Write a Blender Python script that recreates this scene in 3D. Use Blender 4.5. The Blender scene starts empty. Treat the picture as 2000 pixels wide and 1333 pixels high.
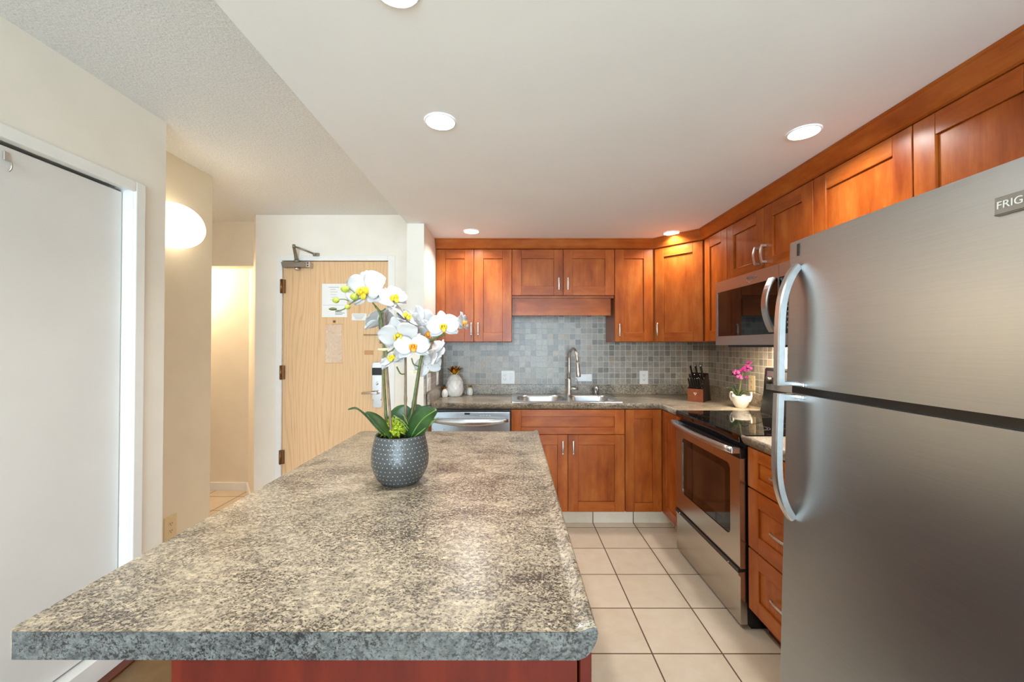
import bpy, bmesh, math, random
from mathutils import Matrix, Vector
random.seed(7)
PI = math.pi
scn = bpy.context.scene
COL = scn.collection

# ------------------------------------------------------------------ camera
FPX, CAMH, PITCH, YAW = 790.0, 1.34, math.radians(0.69), math.radians(0.08)
cd = bpy.data.cameras.new('camera')
cd.sensor_width = 36.0
cd.lens = FPX / 2000 * 36.0
cd.clip_start = 0.02
cam = bpy.data.objects.new('camera', cd)
COL.objects.link(cam)
cam.location = (0, 0, CAMH)
cam.rotation_euler = (PI / 2 + PITCH, 0, YAW)
scn.camera = cam

def at(px, py, Y):
    """point of the room seen at a photo position, at the depth Y"""
    cx = (px - 1000) / FPX; cy = (666.5 - py) / FPX
    dx, dy, dz = cx, math.cos(PITCH) - cy * math.sin(PITCH), math.sin(PITCH) + cy * math.cos(PITCH)
    c, s = math.cos(YAW), math.sin(YAW)
    d = Vector((c * dx - s * dy, s * dx + c * dy, dz))
    return Vector((0, 0, CAMH)) + d * (Y / d.y)

# ------------------------------------------------------------------ world, light, exposure
vs = scn.view_settings
vs.view_transform = 'Standard'; vs.look = 'None'; vs.gamma = 1.0; vs.use_curve_mapping = False
vs.exposure = 0.40
scn.cycles.max_bounces = 14
scn.cycles.diffuse_bounces = 12
scn.cycles.glossy_bounces = 5
scn.cycles.caustics_reflective = False
scn.cycles.caustics_refractive = False
scn.cycles.sample_clamp_indirect = 6.0

W = bpy.data.worlds.new('world'); scn.world = W; W.use_nodes = True
W.node_tree.nodes['Background'].inputs[0].default_value = (0.80, 0.90, 1.0, 1)
W.node_tree.nodes['Background'].inputs[1].default_value = 1.5

def lamp(name, kind, energy, color, loc, rot=(0, 0, 0), **kw):
    l = bpy.data.lights.new(name, kind); l.energy = energy; l.color = color
    for k, v in kw.items(): setattr(l, k, v)
    o = bpy.data.objects.new(name, l); COL.objects.link(o)
    o.location = loc; o.rotation_euler = rot
    return o

WIN_E, DOWN_E, HALL_E, SCONCE_EMIT, LENS_EMIT = 305.0, 4.5, 20.0, 2.4, 8.0
lamp('window_daylight', 'AREA', WIN_E, (0.62, 0.82, 1.0), (0.0, -5.42, 1.18), (PI / 2, 0, 0), shape='RECTANGLE', size=3.0, size_y=2.2)
DOWNLIGHTS = [(-0.276, 1.537), (1.171, 1.617), (-0.308, 3.022), (1.206, 3.066), (-0.279, 0.957)]
for x, y in DOWNLIGHTS:
    lamp('downlight_lamp', 'AREA', DOWN_E * (1.0 if y > 3 else 1.0), (1.0, 0.97, 0.93), (x, y, 2.186), (0, 0, 0), shape='DISK', size=0.09, spread=math.radians(145))
lamp('cooktop_lamp', 'AREA', 14.0, (1.0, 0.82, 0.60), (1.56, 2.42, 1.328), (0, math.radians(-20), 0), shape='RECTANGLE', size=0.10, size_y=0.30)
lamp('hall_lamp', 'POINT', HALL_E, (1.0, 0.80, 0.58), (-3.0, 3.62, 1.93), shadow_soft_size=0.07)

# ------------------------------------------------------------------ node materials
def srgb(r, g, b):
    f = lambda c: (c / 255 / 12.92) if c <= 10 else ((c / 255 + 0.055) / 1.055) ** 2.4
    return (f(r), f(g), f(b), 1.0)

class NB:
    def __init__(self, name):
        self.m = bpy.data.materials.new(name); self.m.use_nodes = True
        self.t = self.m.node_tree
        self.p = self.t.nodes['Principled BSDF']
    def node(self, typ, **props):
        n = self.t.nodes.new(typ)
        for k, v in props.items(): setattr(n, k, v)
        return n
    def put(self, sock, v):
        if hasattr(v, 'is_output'): self.t.links.new(v, sock)
        else: sock.default_value = v
    def math(self, op, a, b=None, c=None):
        n = self.node('ShaderNodeMath', operation=op)
        self.put(n.inputs[0], a)
        if b is not None: self.put(n.inputs[1], b)
        if c is not None: self.put(n.inputs[2], c)
        return n.outputs[0]
    def coords(self, which='Object'):
        return self.node('ShaderNodeTexCoord').outputs[which]
    def mapping(self, vec, scale=(1, 1, 1), loc=(0, 0, 0), rot=(0, 0, 0)):
        n = self.node('ShaderNodeMapping'); self.put(n.inputs[0], vec)
        n.inputs['Location'].default_value = loc; n.inputs['Rotation'].default_value = rot; n.inputs['Scale'].default_value = scale
        return n.outputs[0]
    def noise(self, vec, scale, detail=3, rough=0.5, dist=0.0, out='Fac'):
        n = self.node('ShaderNodeTexNoise'); self.put(n.inputs['Vector'], vec)
        n.inputs['Scale'].default_value = scale; n.inputs['Detail'].default_value = detail
        n.inputs['Roughness'].default_value = rough; n.inputs['Distortion'].default_value = dist
        return n.outputs[out] if out != 'Fac' else n.outputs[0]
    def ramp(self, fac, stops, interp='LINEAR'):
        n = self.node('ShaderNodeValToRGB'); self.put(n.inputs[0], fac)
        cr = n.color_ramp; cr.interpolation = interp
        while len(cr.elements) < len(stops): cr.elements.new(0.5)
        for e, (p, c) in zip(cr.elements, stops):
            e.position = p; e.color = c
        return n.outputs[0]
    def mix(self, fac, a, b, blend='MIX'):
        n = self.node('ShaderNodeMix', data_type='RGBA', blend_type=blend)
        self.put(n.inputs[0], fac); self.put(n.inputs[6], a); self.put(n.inputs[7], b)
        return n.outputs[2]
    def sep(self, vec):
        n = self.node('ShaderNodeSeparateXYZ'); self.put(n.inputs[0], vec); return n.outputs
    def comb(self, x, y, z):
        n = self.node('ShaderNodeCombineXYZ')
        for s, v in zip(n.inputs, (x, y, z)): self.put(s, v)
        return n.outputs[0]
    def bump(self, h, strength=0.3, dist=0.01):
        n = self.node('ShaderNodeBump'); n.inputs['Strength'].default_value = strength
        n.inputs['Distance'].default_value = dist; self.put(n.inputs['Height'], h)
        self.put(self.p.inputs['Normal'], n.outputs[0])
    def set(self, **kw):
        for k, v in kw.items(): self.put(self.p.inputs[k.replace('_', ' ')], v)
        return self.m

def plain(name, rgb, rough=0.5, metal=0.0, var=0.04, scale=14.0, **kw):
    b = NB(name)
    c = srgb(*rgb)
    lo = tuple(v * (1 - var) for v in c[:3]) + (1,); hi = tuple(min(1, v * (1 + var)) for v in c[:3]) + (1,)
    col = b.ramp(b.noise(b.coords(), scale, 3), [(0.35, lo), (0.65, hi)])
    b.set(Base_Color=col, Roughness=rough, Metallic=metal)
    for k, v in kw.items(): b.put(b.p.inputs[k.replace('_', ' ')], v)
    return b.m

def wood(name, axis, dark, mid, light, rough=0.30):
    b = NB(name)
    oc = b.coords()
    info = b.node('ShaderNodeObjectInfo')
    off = b.math('MULTIPLY', info.outputs['Random'], 37.0)
    mp = b.node('ShaderNodeVectorMath', operation='ADD'); b.put(mp.inputs[0], oc); b.put(mp.inputs[1], b.comb(off, off, off))
    sc = {'z': (1, 1, 0.10), 'h': (0.10, 0.10, 1)}[axis]
    g = b.mapping(mp.outputs[0], scale=sc)
    blotch = b.noise(b.mapping(mp.outputs[0], scale={'z': (1, 1, .45), 'h': (.45, .45, 1)}[axis]), 9.0, 4, 0.6)
    fine = b.noise(g, 160.0, 3, 0.6)
    band = b.noise(g, 22.0, 3, 0.55, 0.4)
    f = b.math('ADD', b.math('MULTIPLY', blotch, 0.55), b.math('ADD', b.math('MULTIPLY', band, 0.32), b.math('MULTIPLY', fine, 0.13)))
    col = b.ramp(f, [(0.32, srgb(*dark)), (0.50, srgb(*mid)), (0.68, srgb(*light))])
    hue = b.node('ShaderNodeHueSaturation'); b.put(hue.inputs['Color'], col)
    b.put(hue.inputs['Value'], b.math('MULTIPLY_ADD', info.outputs['Random'], 0.16, 0.92))
    b.set(Base_Color=hue.outputs[0], Roughness=b.math('MULTIPLY_ADD', band, 0.10, rough - 0.05))
    b.p.inputs['Specular IOR Level'].default_value = 0.26
    return b.m

def tiles(name, s, x0, y0, z0, grout_w, stops, grout, rough, wall=False, mottle=0.1, bump=0.25):
    b = NB(name)
    o = b.sep(b.coords())
    if wall:
        u = b.math('DIVIDE', b.math('SUBTRACT', b.math('ADD', o[0], o[1]), x0 + y0), s)
        v = b.math('DIVIDE', b.math('SUBTRACT', o[2], z0), s)
    else:
        u = b.math('DIVIDE', b.math('SUBTRACT', o[0], x0), s)
        v = b.math('DIVIDE', b.math('SUBTRACT', o[1], y0), s)
    cell = b.comb(b.math('FLOOR', u), b.math('FLOOR', v), 0.0)
    wn = b.node('ShaderNodeTexWhiteNoise', noise_dimensions='3D'); b.put(wn.inputs['Vector'], cell)
    base = b.ramp(wn.outputs['Value'], stops)
    n1 = b.noise(b.coords(), 9.0 / s * 0.35, 5, 0.65)
    base = b.mix(mottle, base, b.ramp(n1, [(0.3, (0.12, 0.11, 0.10, 1)), (0.7, (1, 1, 1, 1))]), 'OVERLAY')
    w = grout_w / s / 2
    def edge(t):
        fr = b.math('FRACT', t)
        d = b.math('MINIMUM', fr, b.math('SUBTRACT', 1.0, fr))
        return b.math('SMOOTH_MIN', d, 0.5, 0.0)
    dist = b.math('MINIMUM', edge(u), edge(v))
    mask = b.node('ShaderNodeMapRange', interpolation_type='SMOOTHSTEP')
    b.put(mask.inputs[0], dist); mask.inputs[1].default_value = w * 0.75; mask.inputs[2].default_value = w * 1.35
    col = b.mix(mask.outputs[0], srgb(*grout), base)
    b.set(Base_Color=col, Roughness=b.math('MULTIPLY_ADD', mask.outputs[0], rough - 0.8, 0.8))
    b.bump(b.math('ADD', mask.outputs[0], b.math('MULTIPLY', n1, 0.25)), bump, 0.002)
    return b.m

def laminate(name, tint=(1, 1, 1)):
    b = NB(name)
    oc = b.coords()
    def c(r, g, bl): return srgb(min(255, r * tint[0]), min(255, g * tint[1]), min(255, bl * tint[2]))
    mp = b.mapping(oc, scale=(0.88, 1.08, 1), rot=(0, 0, 0.4))
    big = b.noise(b.mapping(oc, scale=(0.8, 1.2, 1)), 8.0, 5, 0.68, 0.3)
    med = b.noise(mp, 150.0, 4, 0.70, 0.3)
    fine = b.noise(mp, 340.0, 3, 0.70, 0.2)
    cream = b.noise(b.mapping(oc, loc=(3.1, 1.7, 0.4), scale=(0.8, 1.2, 1)), 70.0, 5, 0.74, 0.4)
    base = b.ramp(cream, [(0.36, c(122, 114, 103)), (0.46, c(166, 154, 135)), (0.55, c(191, 177, 153)), (0.66, c(211, 197, 171))])
    base = b.mix(b.ramp(fine, [(0.55, (0, 0, 0, 1)), (0.66, (0.55, 0.55, 0.55, 1))]), base, c(206, 196, 174))
    sh = b.math('MULTIPLY', b.math('SUBTRACT', big, 0.5), 0.36)
    speck = b.math('ADD', b.math('MULTIPLY', fine, 0.45), b.math('MULTIPLY', med, 0.55))
    speck = b.math('ADD', speck, sh)
    mid = b.ramp(speck, [(0.44, (0, 0, 0, 1)), (0.56, (0.80, 0.80, 0.80, 1))])
    col = b.mix(mid, base, c(118, 108, 94))
    dark = b.ramp(speck, [(0.515, (0, 0, 0, 1)), (0.575, (0.92, 0.92, 0.92, 1))])
    col = b.mix(dark, col, c(62, 56, 50))
    b.set(Base_Color=col, Roughness=0.28)
    b.p.inputs['Specular IOR Level'].default_value = 0.5
    return b.m

def steel(name, rgb, rough, brush='h', metal=1.0):
    b = NB(name)
    sc = {'h': (4, 4, 260), 'v': (260, 260, 4), 'n': (40, 40, 40)}[brush]
    n = b.noise(b.mapping(b.coords(), scale=sc), 1.0, 3, 0.6)
    c = srgb(*rgb)
    col = b.ramp(n, [(0.3, tuple(v * 0.95 for v in c[:3]) + (1,)), (0.7, tuple(min(1, v * 1.04) for v in c[:3]) + (1,))])
    b.set(Base_Color=col, Metallic=metal, Roughness=b.math('MULTIPLY_ADD', n, 0.12, rough - 0.06))
    b.bump(n, 0.012, 0.002)
    return b.m

def emissive(name, rgb, strength):
    b = NB(name)
    b.set(Base_Color=(0.9, 0.9, 0.9, 1), Emission_Color=srgb(*rgb), Emission_Strength=strength, Roughness=0.4)
    return b.m

def popcorn(name):
    b = NB(name)
    n = b.noise(b.coords(), 120.0, 4, 0.7)
    n2 = b.noise(b.coords(), 45.0, 3, 0.6)
    h = b.math('ADD', b.math('MULTIPLY', n, 0.7), b.math('MULTIPLY', n2, 0.5))
    b.set(Base_Color=b.ramp(n, [(0.3, srgb(226, 227, 228)), (0.7, srgb(250, 251, 251))]), Roughness=0.9)
    b.bump(h, 0.9, 0.012)
    return b.m

def oak(name):
    b = NB(name)
    oc = b.coords()
    d = b.noise(b.mapping(oc, scale=(1.3, 1, 0.16)), 4.0, 2, 0.4)
    s = b.sep(oc)
    t = b.math('ADD', b.math('MULTIPLY', s[0], 34.0), b.math('MULTIPLY', d, 9.0))
    ring = b.math('ABSOLUTE', b.math('SUBTRACT', b.math('FRACT', t), 0.5))
    ring = b.math('POWER', b.math('MULTIPLY', ring, 2.0), 3.0)
    fine = b.noise(b.mapping(oc, scale=(260, 260, 5)), 1.0, 3, 0.6)
    f = b.math('ADD', b.math('MULTIPLY', ring, 0.22), b.math('MULTIPLY', fine, 0.78))
    col = b.ramp(f, [(0.15, srgb(232, 198, 154)), (0.48, srgb(222, 184, 140)), (0.80, srgb(196, 150, 104))])
    b.set(Base_Color=col, Roughness=0.45)
    return b.m

def potglaze(name):
    b = NB(name)
    uv = b.sep(b.coords('UV'))
    pu, pv = 0.0148, 0.0130
    v = b.math('DIVIDE', uv[1], pv)
    row = b.math('FLOOR', v)
    u = b.math('ADD', b.math('DIVIDE', uv[0], pu), b.math('MULTIPLY', b.math('MODULO', row, 2.0), 0.5))
    du = b.math('MULTIPLY', b.math('SUBTRACT', b.math('FRACT', u), 0.5), pu)
    dv = b.math('MULTIPLY', b.math('SUBTRACT', b.math('FRACT', v), 0.5), pv)
    dist = b.math('SQRT', b.math('ADD', b.math('MULTIPLY', du, du), b.math('MULTIPLY', dv, dv)))
    dot = b.node('ShaderNodeMapRange'); b.put(dot.inputs[0], dist)
    for k, x in ((1, 0.0008), (2, 0.0015), (3, 1.0), (4, 0.0)): dot.inputs[k].default_value = x
    rings = b.math('MULTIPLY_ADD', b.math('SINE', b.math('MULTIPLY', dist, 2700.0)), 0.5, 0.5)
    n = b.noise(b.coords(), 40.0, 3)
    base = b.ramp(n, [(0.3, srgb(26, 28, 30)), (0.7, srgb(48, 50, 52))])
    col = b.mix(b.math('MULTIPLY', rings, 0.60), base, srgb(126, 127, 125))
    col = b.mix(dot.outputs[0], col, srgb(228, 226, 220))
    b.set(Base_Color=col, Roughness=0.2)
    b.bump(b.math('ADD', dot.outputs[0], b.math('MULTIPLY', rings, 0.25)), 0.3, 0.002)
    return b.m

M = {}
M['wall'] = plain('cream_wall_paint', (236, 231, 220), 0.75, var=0.02, scale=6)
M['tan_wall'] = plain('warm_cream_wall_paint', (234, 224, 204), 0.75, var=0.02, scale=6)
M['white'] = plain('white_trim_paint', (236, 236, 233), 0.42, var=0.015)
M['white_door'] = plain('white_door_paint', (224, 222, 219), 0.5, var=0.02, scale=4)
M['soffit'] = plain('smooth_white_ceiling_paint', (242, 244, 247), 0.8, var=0.012, scale=3)
M['popcorn'] = popcorn('popcorn_ceiling')
M['floor'] = tiles('cream_floor_tile', 0.305, 0.608, 1.777, 0, 0.0062, [(0, srgb(210, 194, 170)), (1, srgb(220, 205, 182))], (96, 72, 50), 0.36, mottle=0.10, bump=0.2)
M['mosaic'] = tiles('stone_mosaic_tile', 0.0495, 0.506, 3.59, 1.001, 0.0034,
                    [(0.0, srgb(126, 121, 113)), (0.25, srgb(146, 140, 129)), (0.55, srgb(160, 153, 142)), (0.8, srgb(168, 159, 146)), (0.93, srgb(164, 146, 126)), (1.0, srgb(112, 110, 105))],
                    (214, 210, 200), 0.33, wall=True, mottle=0.22, bump=0.35)
M['laminate'] = laminate('granite_look_laminate')
M['edgeshade'] = laminate('granite_look_laminate_shaded', (0.56, 0.61, 0.69))  # same laminate, with cool daylight and shade put into its tint
DK, MD, LT = (124, 53, 13), (158, 79, 26), (180, 105, 43)
M['woodv'] = wood('cherry_stained_wood_vertical', 'z', DK, MD, LT)
M['woodh'] = wood('cherry_stained_wood_horizontal', 'h', DK, MD, LT)
M['woodshade'] = wood('cherry_stained_wood_shaded', 'z', (66, 12, 2), (88, 20, 3), (108, 32, 6), 0.55)  # cherry darkened: the island's shade is put into the wood colour
M['woodin'] = plain('cabinet_shadow_gap_wood', (92, 40, 18), 0.6)
M['oak'] = oak('blonde_oak_veneer')
M['darkfloor'] = wood('brown_plank_floor', 'h', (86, 64, 40), (112, 86, 54), (132, 104, 68), 0.4)
M['steel'] = steel('brushed_stainless_steel', (168, 174, 178), 0.37, 'h')
M['steel_smooth'] = steel('smooth_stainless_steel', (208, 209, 210), 0.30, 'n')
M['steel_warm'] = steel('range_stainless_steel', (190, 184, 176), 0.24, 'h')
M['slate_steel'] = steel('microwave_stainless_steel', (192, 186, 184), 0.34, 'h')
M['nickel'] = steel('satin_nickel', (206, 200, 192), 0.36, 'n')
M['chrome'] = steel('polished_chrome', (225, 226, 228), 0.10, 'n')
M['black'] = plain('black_plastic', (18, 18, 19), 0.35)
M['blackglass'] = plain('black_glass', (8, 8, 9), 0.05, Specular_IOR_Level=0.6)
M['ovenglass'] = plain('dark_oven_glass', (44, 30, 24), 0.06, Specular_IOR_Level=0.7)
M['whiteplastic'] = plain('white_plastic', (240, 240, 236), 0.35, var=0.01)
M['almond'] = plain('almond_plastic', (226, 207, 168), 0.4, var=0.01)
M['grey'] = plain('grey_plastic', (120, 118, 114), 0.45)
M['badgegrey'] = plain('satin_grey_badge', (140, 137, 132), 0.4, 0.3)
M['slot'] = plain('dark_slot', (40, 34, 30), 0.6)
M['bronze'] = steel('bronze_hinge_metal', (140, 104, 70), 0.35, 'n')
M['closer'] = steel('grey_painted_metal', (150, 143, 132), 0.45, 'n')
M['paper'] = plain('white_paper', (240, 240, 238), 0.7, var=0.01)
M['ink'] = plain('grey_ink', (150, 150, 152), 0.8)
M['tan_ink'] = plain('faded_brown_sticker', (202, 150, 104), 0.7)
M['ceramic'] = plain('white_ceramic', (236, 234, 228), 0.22, var=0.015)
M['gold'] = steel('gold_glaze', (198, 140, 40), 0.25, 'n')
M['petal'] = plain('white_silk_petal', (192, 190, 190), 0.65, var=0.02, scale=30)
M['lip'] = plain('yellow_orchid_lip', (214, 186, 38), 0.5, var=0.25, scale=160)
M['lip_orange'] = plain('orange_orchid_lip', (240, 150, 36), 0.5, var=0.25, scale=160)
M['bud'] = plain('green_orchid_bud', (168, 178, 66), 0.5, var=0.15, scale=60)
M['stem'] = plain('green_orchid_stem', (92, 100, 52), 0.55, var=0.22, scale=60)
M['stake'] = plain('brown_bamboo_stake', (126, 104, 80), 0.55, var=0.2, scale=60)
M['leaf'] = plain('dark_green_leaf', (54, 84, 42), 0.36, var=0.3, scale=22)
M['leaflight'] = plain('fresh_green_blade', (120, 150, 74), 0.5, var=0.2)
M['moss'] = plain('lime_moss', (176, 190, 46), 0.8, var=0.3, scale=120)
M['soil'] = plain('dark_soil', (24, 22, 20), 0.95)
M['pot'] = potglaze('charcoal_glaze_with_white_dots')
M['magenta'] = plain('magenta_petal', (128, 22, 98), 0.55, var=0.25, scale=80)
M['blockwood'] = plain('knife_block_wood', (134, 72, 42), 0.45, var=0.15, scale=30)
M['blockdark'] = plain('dark_knife_block_wood', (34, 20, 14), 0.4, var=0.15)
M['tie'] = plain('beige_plastic_clip', (214, 204, 160), 0.5)
M['lens'] = emissive('lit_downlight_lens', (255, 246, 232), LENS_EMIT)
M['globe'] = emissive('lit_opal_glass', (255, 238, 208), SCONCE_EMIT)
bfilm = NB('crinkled_clear_film')
bfilm.set(Base_Color=(0.95, 0.93, 0.88, 1), Roughness=0.10, Alpha=0.30)
bfilm.bump(bfilm.noise(bfilm.mapping(bfilm.coords(), scale=(60, 60, 22)), 1.0, 3), 1.0, 0.02)
M['film'] = bfilm.m

# ------------------------------------------------------------------ mesh building
class MB:
    def __init__(self):
        self.bm = bmesh.new(); self.T = Matrix.Identity(4); self.uv = None
    def v(self, co): return self.bm.verts.new(self.T @ Vector(co))
    def f(self, vs, m=0, smooth=False):
        try:
            fc = self.bm.faces.new(vs)
        except ValueError:
            return None
        fc.material_index = m; fc.smooth = smooth
        return fc
    def box(self, a, b, m=0, bev=0.0, seg=2):
        x0, y0, z0 = a; x1, y1, z1 = b
        c = [self.v(p) for p in ((x0, y0, z0), (x1, y0, z0), (x1, y1, z0), (x0, y1, z0), (x0, y0, z1), (x1, y0, z1), (x1, y1, z1), (x0, y1, z1))]
        fs = [self.f([c[i] for i in q], m) for q in ((3, 2, 1, 0), (4, 5, 6, 7), (0, 1, 5, 4), (1, 2, 6, 5), (2, 3, 7, 6), (3, 0, 4, 7))]
        if bev > 0:
            es = list({e for fc in fs for e in fc.edges})
            bmesh.ops.bevel(self.bm, geom=es, offset=bev, segments=seg, affect='EDGES', profile=0.5)
        return self
    def prism(self, poly, axis, d0, d1, m=0, bev=0.0, smooth=False):
        """poly: 2-D points; axis: the axis the outline is pushed along"""
        def P(p, d): return {'x': (d, p[0], p[1]), 'y': (p[0], d, p[1]), 'z': (p[0], p[1], d)}[axis]
        A = [self.v(P(p, d0)) for p in poly]; B = [self.v(P(p, d1)) for p in poly]
        n = len(poly)
        fs = [self.f(A[::-1], m), self.f(B, m)]
        for i in range(n): fs.append(self.f([A[i], A[(i + 1) % n], B[(i + 1) % n], B[i]], m, smooth))
        if bev > 0:
            es = list({e for fc in fs[:2] for e in fc.edges})
            bmesh.ops.bevel(self.bm, geom=es, offset=bev, segments=2, affect='EDGES', profile=0.5)
        return self
    def loft(self, rings, m=0, closed=True, cap=True, smooth=True):
        R = [[self.v(p) for p in r] for r in rings]
        n = len(R[0])
        for a, b in zip(R, R[1:]):
            for i in range(n if closed else n - 1):
                self.f([a[i], a[(i + 1) % n], b[(i + 1) % n], b[i]], m, smooth)
        if cap and closed:
            self.f(R[0][::-1], m); self.f(R[-1], m)
        return R
    def lathe(self, prof, c, m=0, n=32, axis='z', smooth=True, cap=True):
        rings = []
        for r, h in prof:
            ring = []
            for i in range(n):
                a = 2 * PI * i / n
                u, w = r * math.cos(a), r * math.sin(a)
                p = {'z': (u, w, h), 'y': (u, h, w), 'x': (h, u, w)}[axis]
                ring.append((c[0] + p[0], c[1] + p[1], c[2] + p[2]))
            rings.append(ring)
        return self.loft(rings, m, True, cap, smooth)
    def sweep(self, pts, section, m=0, scales=None, up=(0, 0, 1), smooth=True, cap=True):
        pts = [Vector(p) for p in pts]; up = Vector(up)
        rings = []
        for i, p in enumerate(pts):
            t = (pts[min(i + 1, len(pts) - 1)] - pts[max(i - 1, 0)]).normalized()
            s = t.cross(up)
            if s.length < 1e-4: s = t.cross(Vector((0.3, 1, 0.1)))
            s.normalize(); w = s.cross(t).normalized()
            k = scales[i] if scales else 1.0
            rings.append([p + s * (a * k) + w * (b * k) for a, b in section])
        self.loft(rings, m, True, cap, smooth)
        return self
    def tube(self, pts, r, m=0, n=8, up=None, smooth=True):
        pts = [Vector(p) for p in pts]
        rs = r if isinstance(r, (list, tuple)) else [r] * len(pts)
        sec = [(math.cos(2 * PI * i / n), math.sin(2 * PI * i / n)) for i in range(n)]
        # parallel transport
        t0 = (pts[1] - pts[0]).normalized()
        s = t0.cross(Vector((0, 0, 1)))
        if s.length < 0.05: s = t0.cross(Vector((1, 0, 0)))
        s.normalize(); rings = []
        for i, p in enumerate(pts):
            t = (pts[min(i + 1, len(pts) - 1)] - pts[max(i - 1, 0)]).normalized()
            s = (s - t * s.dot(t)).normalized(); w = t.cross(s)
            rings.append([p + (s * a + w * b) * rs[i] for a, b in sec])
        self.loft(rings, m, True, True, smooth)
        return self
    def ball(self, c, r, m=0, nu=16, nv=10):
        r = (r, r, r) if not isinstance(r, (tuple, list)) else r
        rings = []
        for j in range(1, nv):
            a = -PI / 2 + PI * j / nv
            rings.append([(c[0] + r[0] * math.cos(a) * math.cos(2 * PI * i / nu), c[1] + r[1] * math.cos(a) * math.sin(2 * PI * i / nu), c[2] + r[2] * math.sin(a)) for i in range(nu)])
        R = self.loft(rings, m, True, False, True)
        lo = self.v((c[0], c[1], c[2] - r[2])); hi = self.v((c[0], c[1], c[2] + r[2]))
        for i in range(nu):
            self.f([R[0][(i + 1) % nu], R[0][i], lo], m, True)
            self.f([R[-1][i], R[-1][(i + 1) % nu], hi], m, True)
        return self
    def build(self, name, mats, parent=None, kind=None, recalc=True, uvcyl=None):
        if recalc: bmesh.ops.recalc_face_normals(self.bm, faces=self.bm.faces)
        off = Vector((0, 0, 0))
        if parent is not None:
            q = parent
            while q is not None: off += q.location; q = q.parent
        if uvcyl:
            c, R = uvcyl
            lay = self.bm.loops.layers.uv.new('uv')
            for fc in self.bm.faces:
                angs = [math.atan2(l.vert.co.y - c[1], l.vert.co.x - c[0]) for l in fc.loops]
                if max(angs) - min(angs) > PI: angs = [a + 2 * PI if a < 0 else a for a in angs]
                for l, a in zip(fc.loops, angs): l[lay].uv = (a * R, l.vert.co.z)
        bmesh.ops.translate(self.bm, verts=self.bm.verts, vec=-off)
        me = bpy.data.meshes.new(name); self.bm.to_mesh(me); self.bm.free()
        for mm in (mats if isinstance(mats, (list, tuple)) else [mats]): me.materials.append(M[mm])
        o = bpy.data.objects.new(name, me); COL.objects.link(o)
        if parent is not None: o.parent = parent
        if kind: o['kind'] = kind
        return o

def tag(o, label, cat, group=None, kind=None):
    o['label'] = label; o['category'] = cat
    if group: o['group'] = group
    if kind: o['kind'] = kind
    return o
def thing(name, label, cat, loc, group=None):
    o = bpy.data.objects.new(name, None); COL.objects.link(o)
    o.location = loc; o.empty_display_size = 0.05
    return tag(o, label, cat, group)
def sbox(name, a, b, mat, parent=None, bev=0.0):
    mb = MB(); mb.box(a, b, 0, bev); return mb.build(name, mat, parent, 'structure' if parent is None else None)
def arc(c, r, a0, a1, n):
    return [(c[0] + r * math.cos(a0 + (a1 - a0) * i / n), c[1] + r * math.sin(a0 + (a1 - a0) * i / n)) for i in range(n + 1)]
def rrect(x0, y0, x1, y1, r, n=5):
    return arc((x1 - r, y0 + r), r, -PI / 2, 0, n) + arc((x1 - r, y1 - r), r, 0, PI / 2, n) + arc((x0 + r, y1 - r), r, PI / 2, PI, n) + arc((x0 + r, y0 + r), r, PI, 1.5 * PI, n)
def frame(o, u, n, z=(0, 0, 1)):
    u, n, z = Vector(u).normalized(), Vector(n).normalized(), Vector(z).normalized(); o = Vector(o)
    return Matrix(((u.x, n.x, z.x, o.x), (u.y, n.y, z.y, o.y), (u.z, n.z, z.z, o.z), (0, 0, 0, 1)))
def smooth_path(pts, k=6):
    P = [Vector(p) for p in pts]; out = []
    for i in range(len(P) - 1):
        p0, p1, p2, p3 = P[max(i - 1, 0)], P[i], P[i + 1], P[min(i + 2, len(P) - 1)]
        for j in range(k):
            t = j / k
            out.append(0.5 * ((2 * p1) + (p2 - p0) * t + (2 * p0 - 5 * p1 + 4 * p2 - p3) * t * t + (3 * p1 - p0 - 3 * p2 + p3) * t ** 3))
    out.append(P[-1]); return out

# ================================================================== SETTING
ZC, ZS = 2.40, 2.20            # popcorn ceiling, dropped kitchen ceiling
XR, YB = 1.745, 3.59           # right wall, back wall
CT = 0.914                     # counter height
sbox('floor', (-3.5, -5.6, -0.06), (2.0, 4.1, 0.0), 'floor')
mb = MB(); mb.box((-2.4, -5.5, 0.0), (-0.72, 1.9, 0.004)); mb.build('floor_planks', 'darkfloor', None, 'structure')
sbox('ceiling', (-3.5, -5.6, ZC), (2.0, 4.1, ZC + 0.06), 'popcorn')
sbox('ceiling_kitchen', (-0.742, -0.15, ZS), (XR, YB + 0.01, ZC), 'soffit')
sbox('wall_back', (-0.742, YB + 0.01, 0), (2.0, YB + 0.13, ZC), 'wall')
sbox('wall_right', (XR, -5.6, 0), (XR + 0.12, YB + 0.01, ZC), 'wall')
sbox('wall_stub', (-0.742, 2.832, 0), (-0.622, YB + 0.01, ZS), 'wall')
# tiled splashback
sbox('wall_tiles_back', (-0.618, YB - 0.001, 1.0), (XR - 0.004, YB + 0.0098, 1.62), 'mosaic')
sbox('wall_tiles_right', (XR - 0.009, 1.42, 1.0), (XR - 0.0002, YB - 0.0012, 1.42), 'mosaic')
sbox('wall_tiles_left', (-0.6218, 2.845, 1.0), (-0.613, YB - 0.0012, 1.40), 'mosaic')
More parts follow.
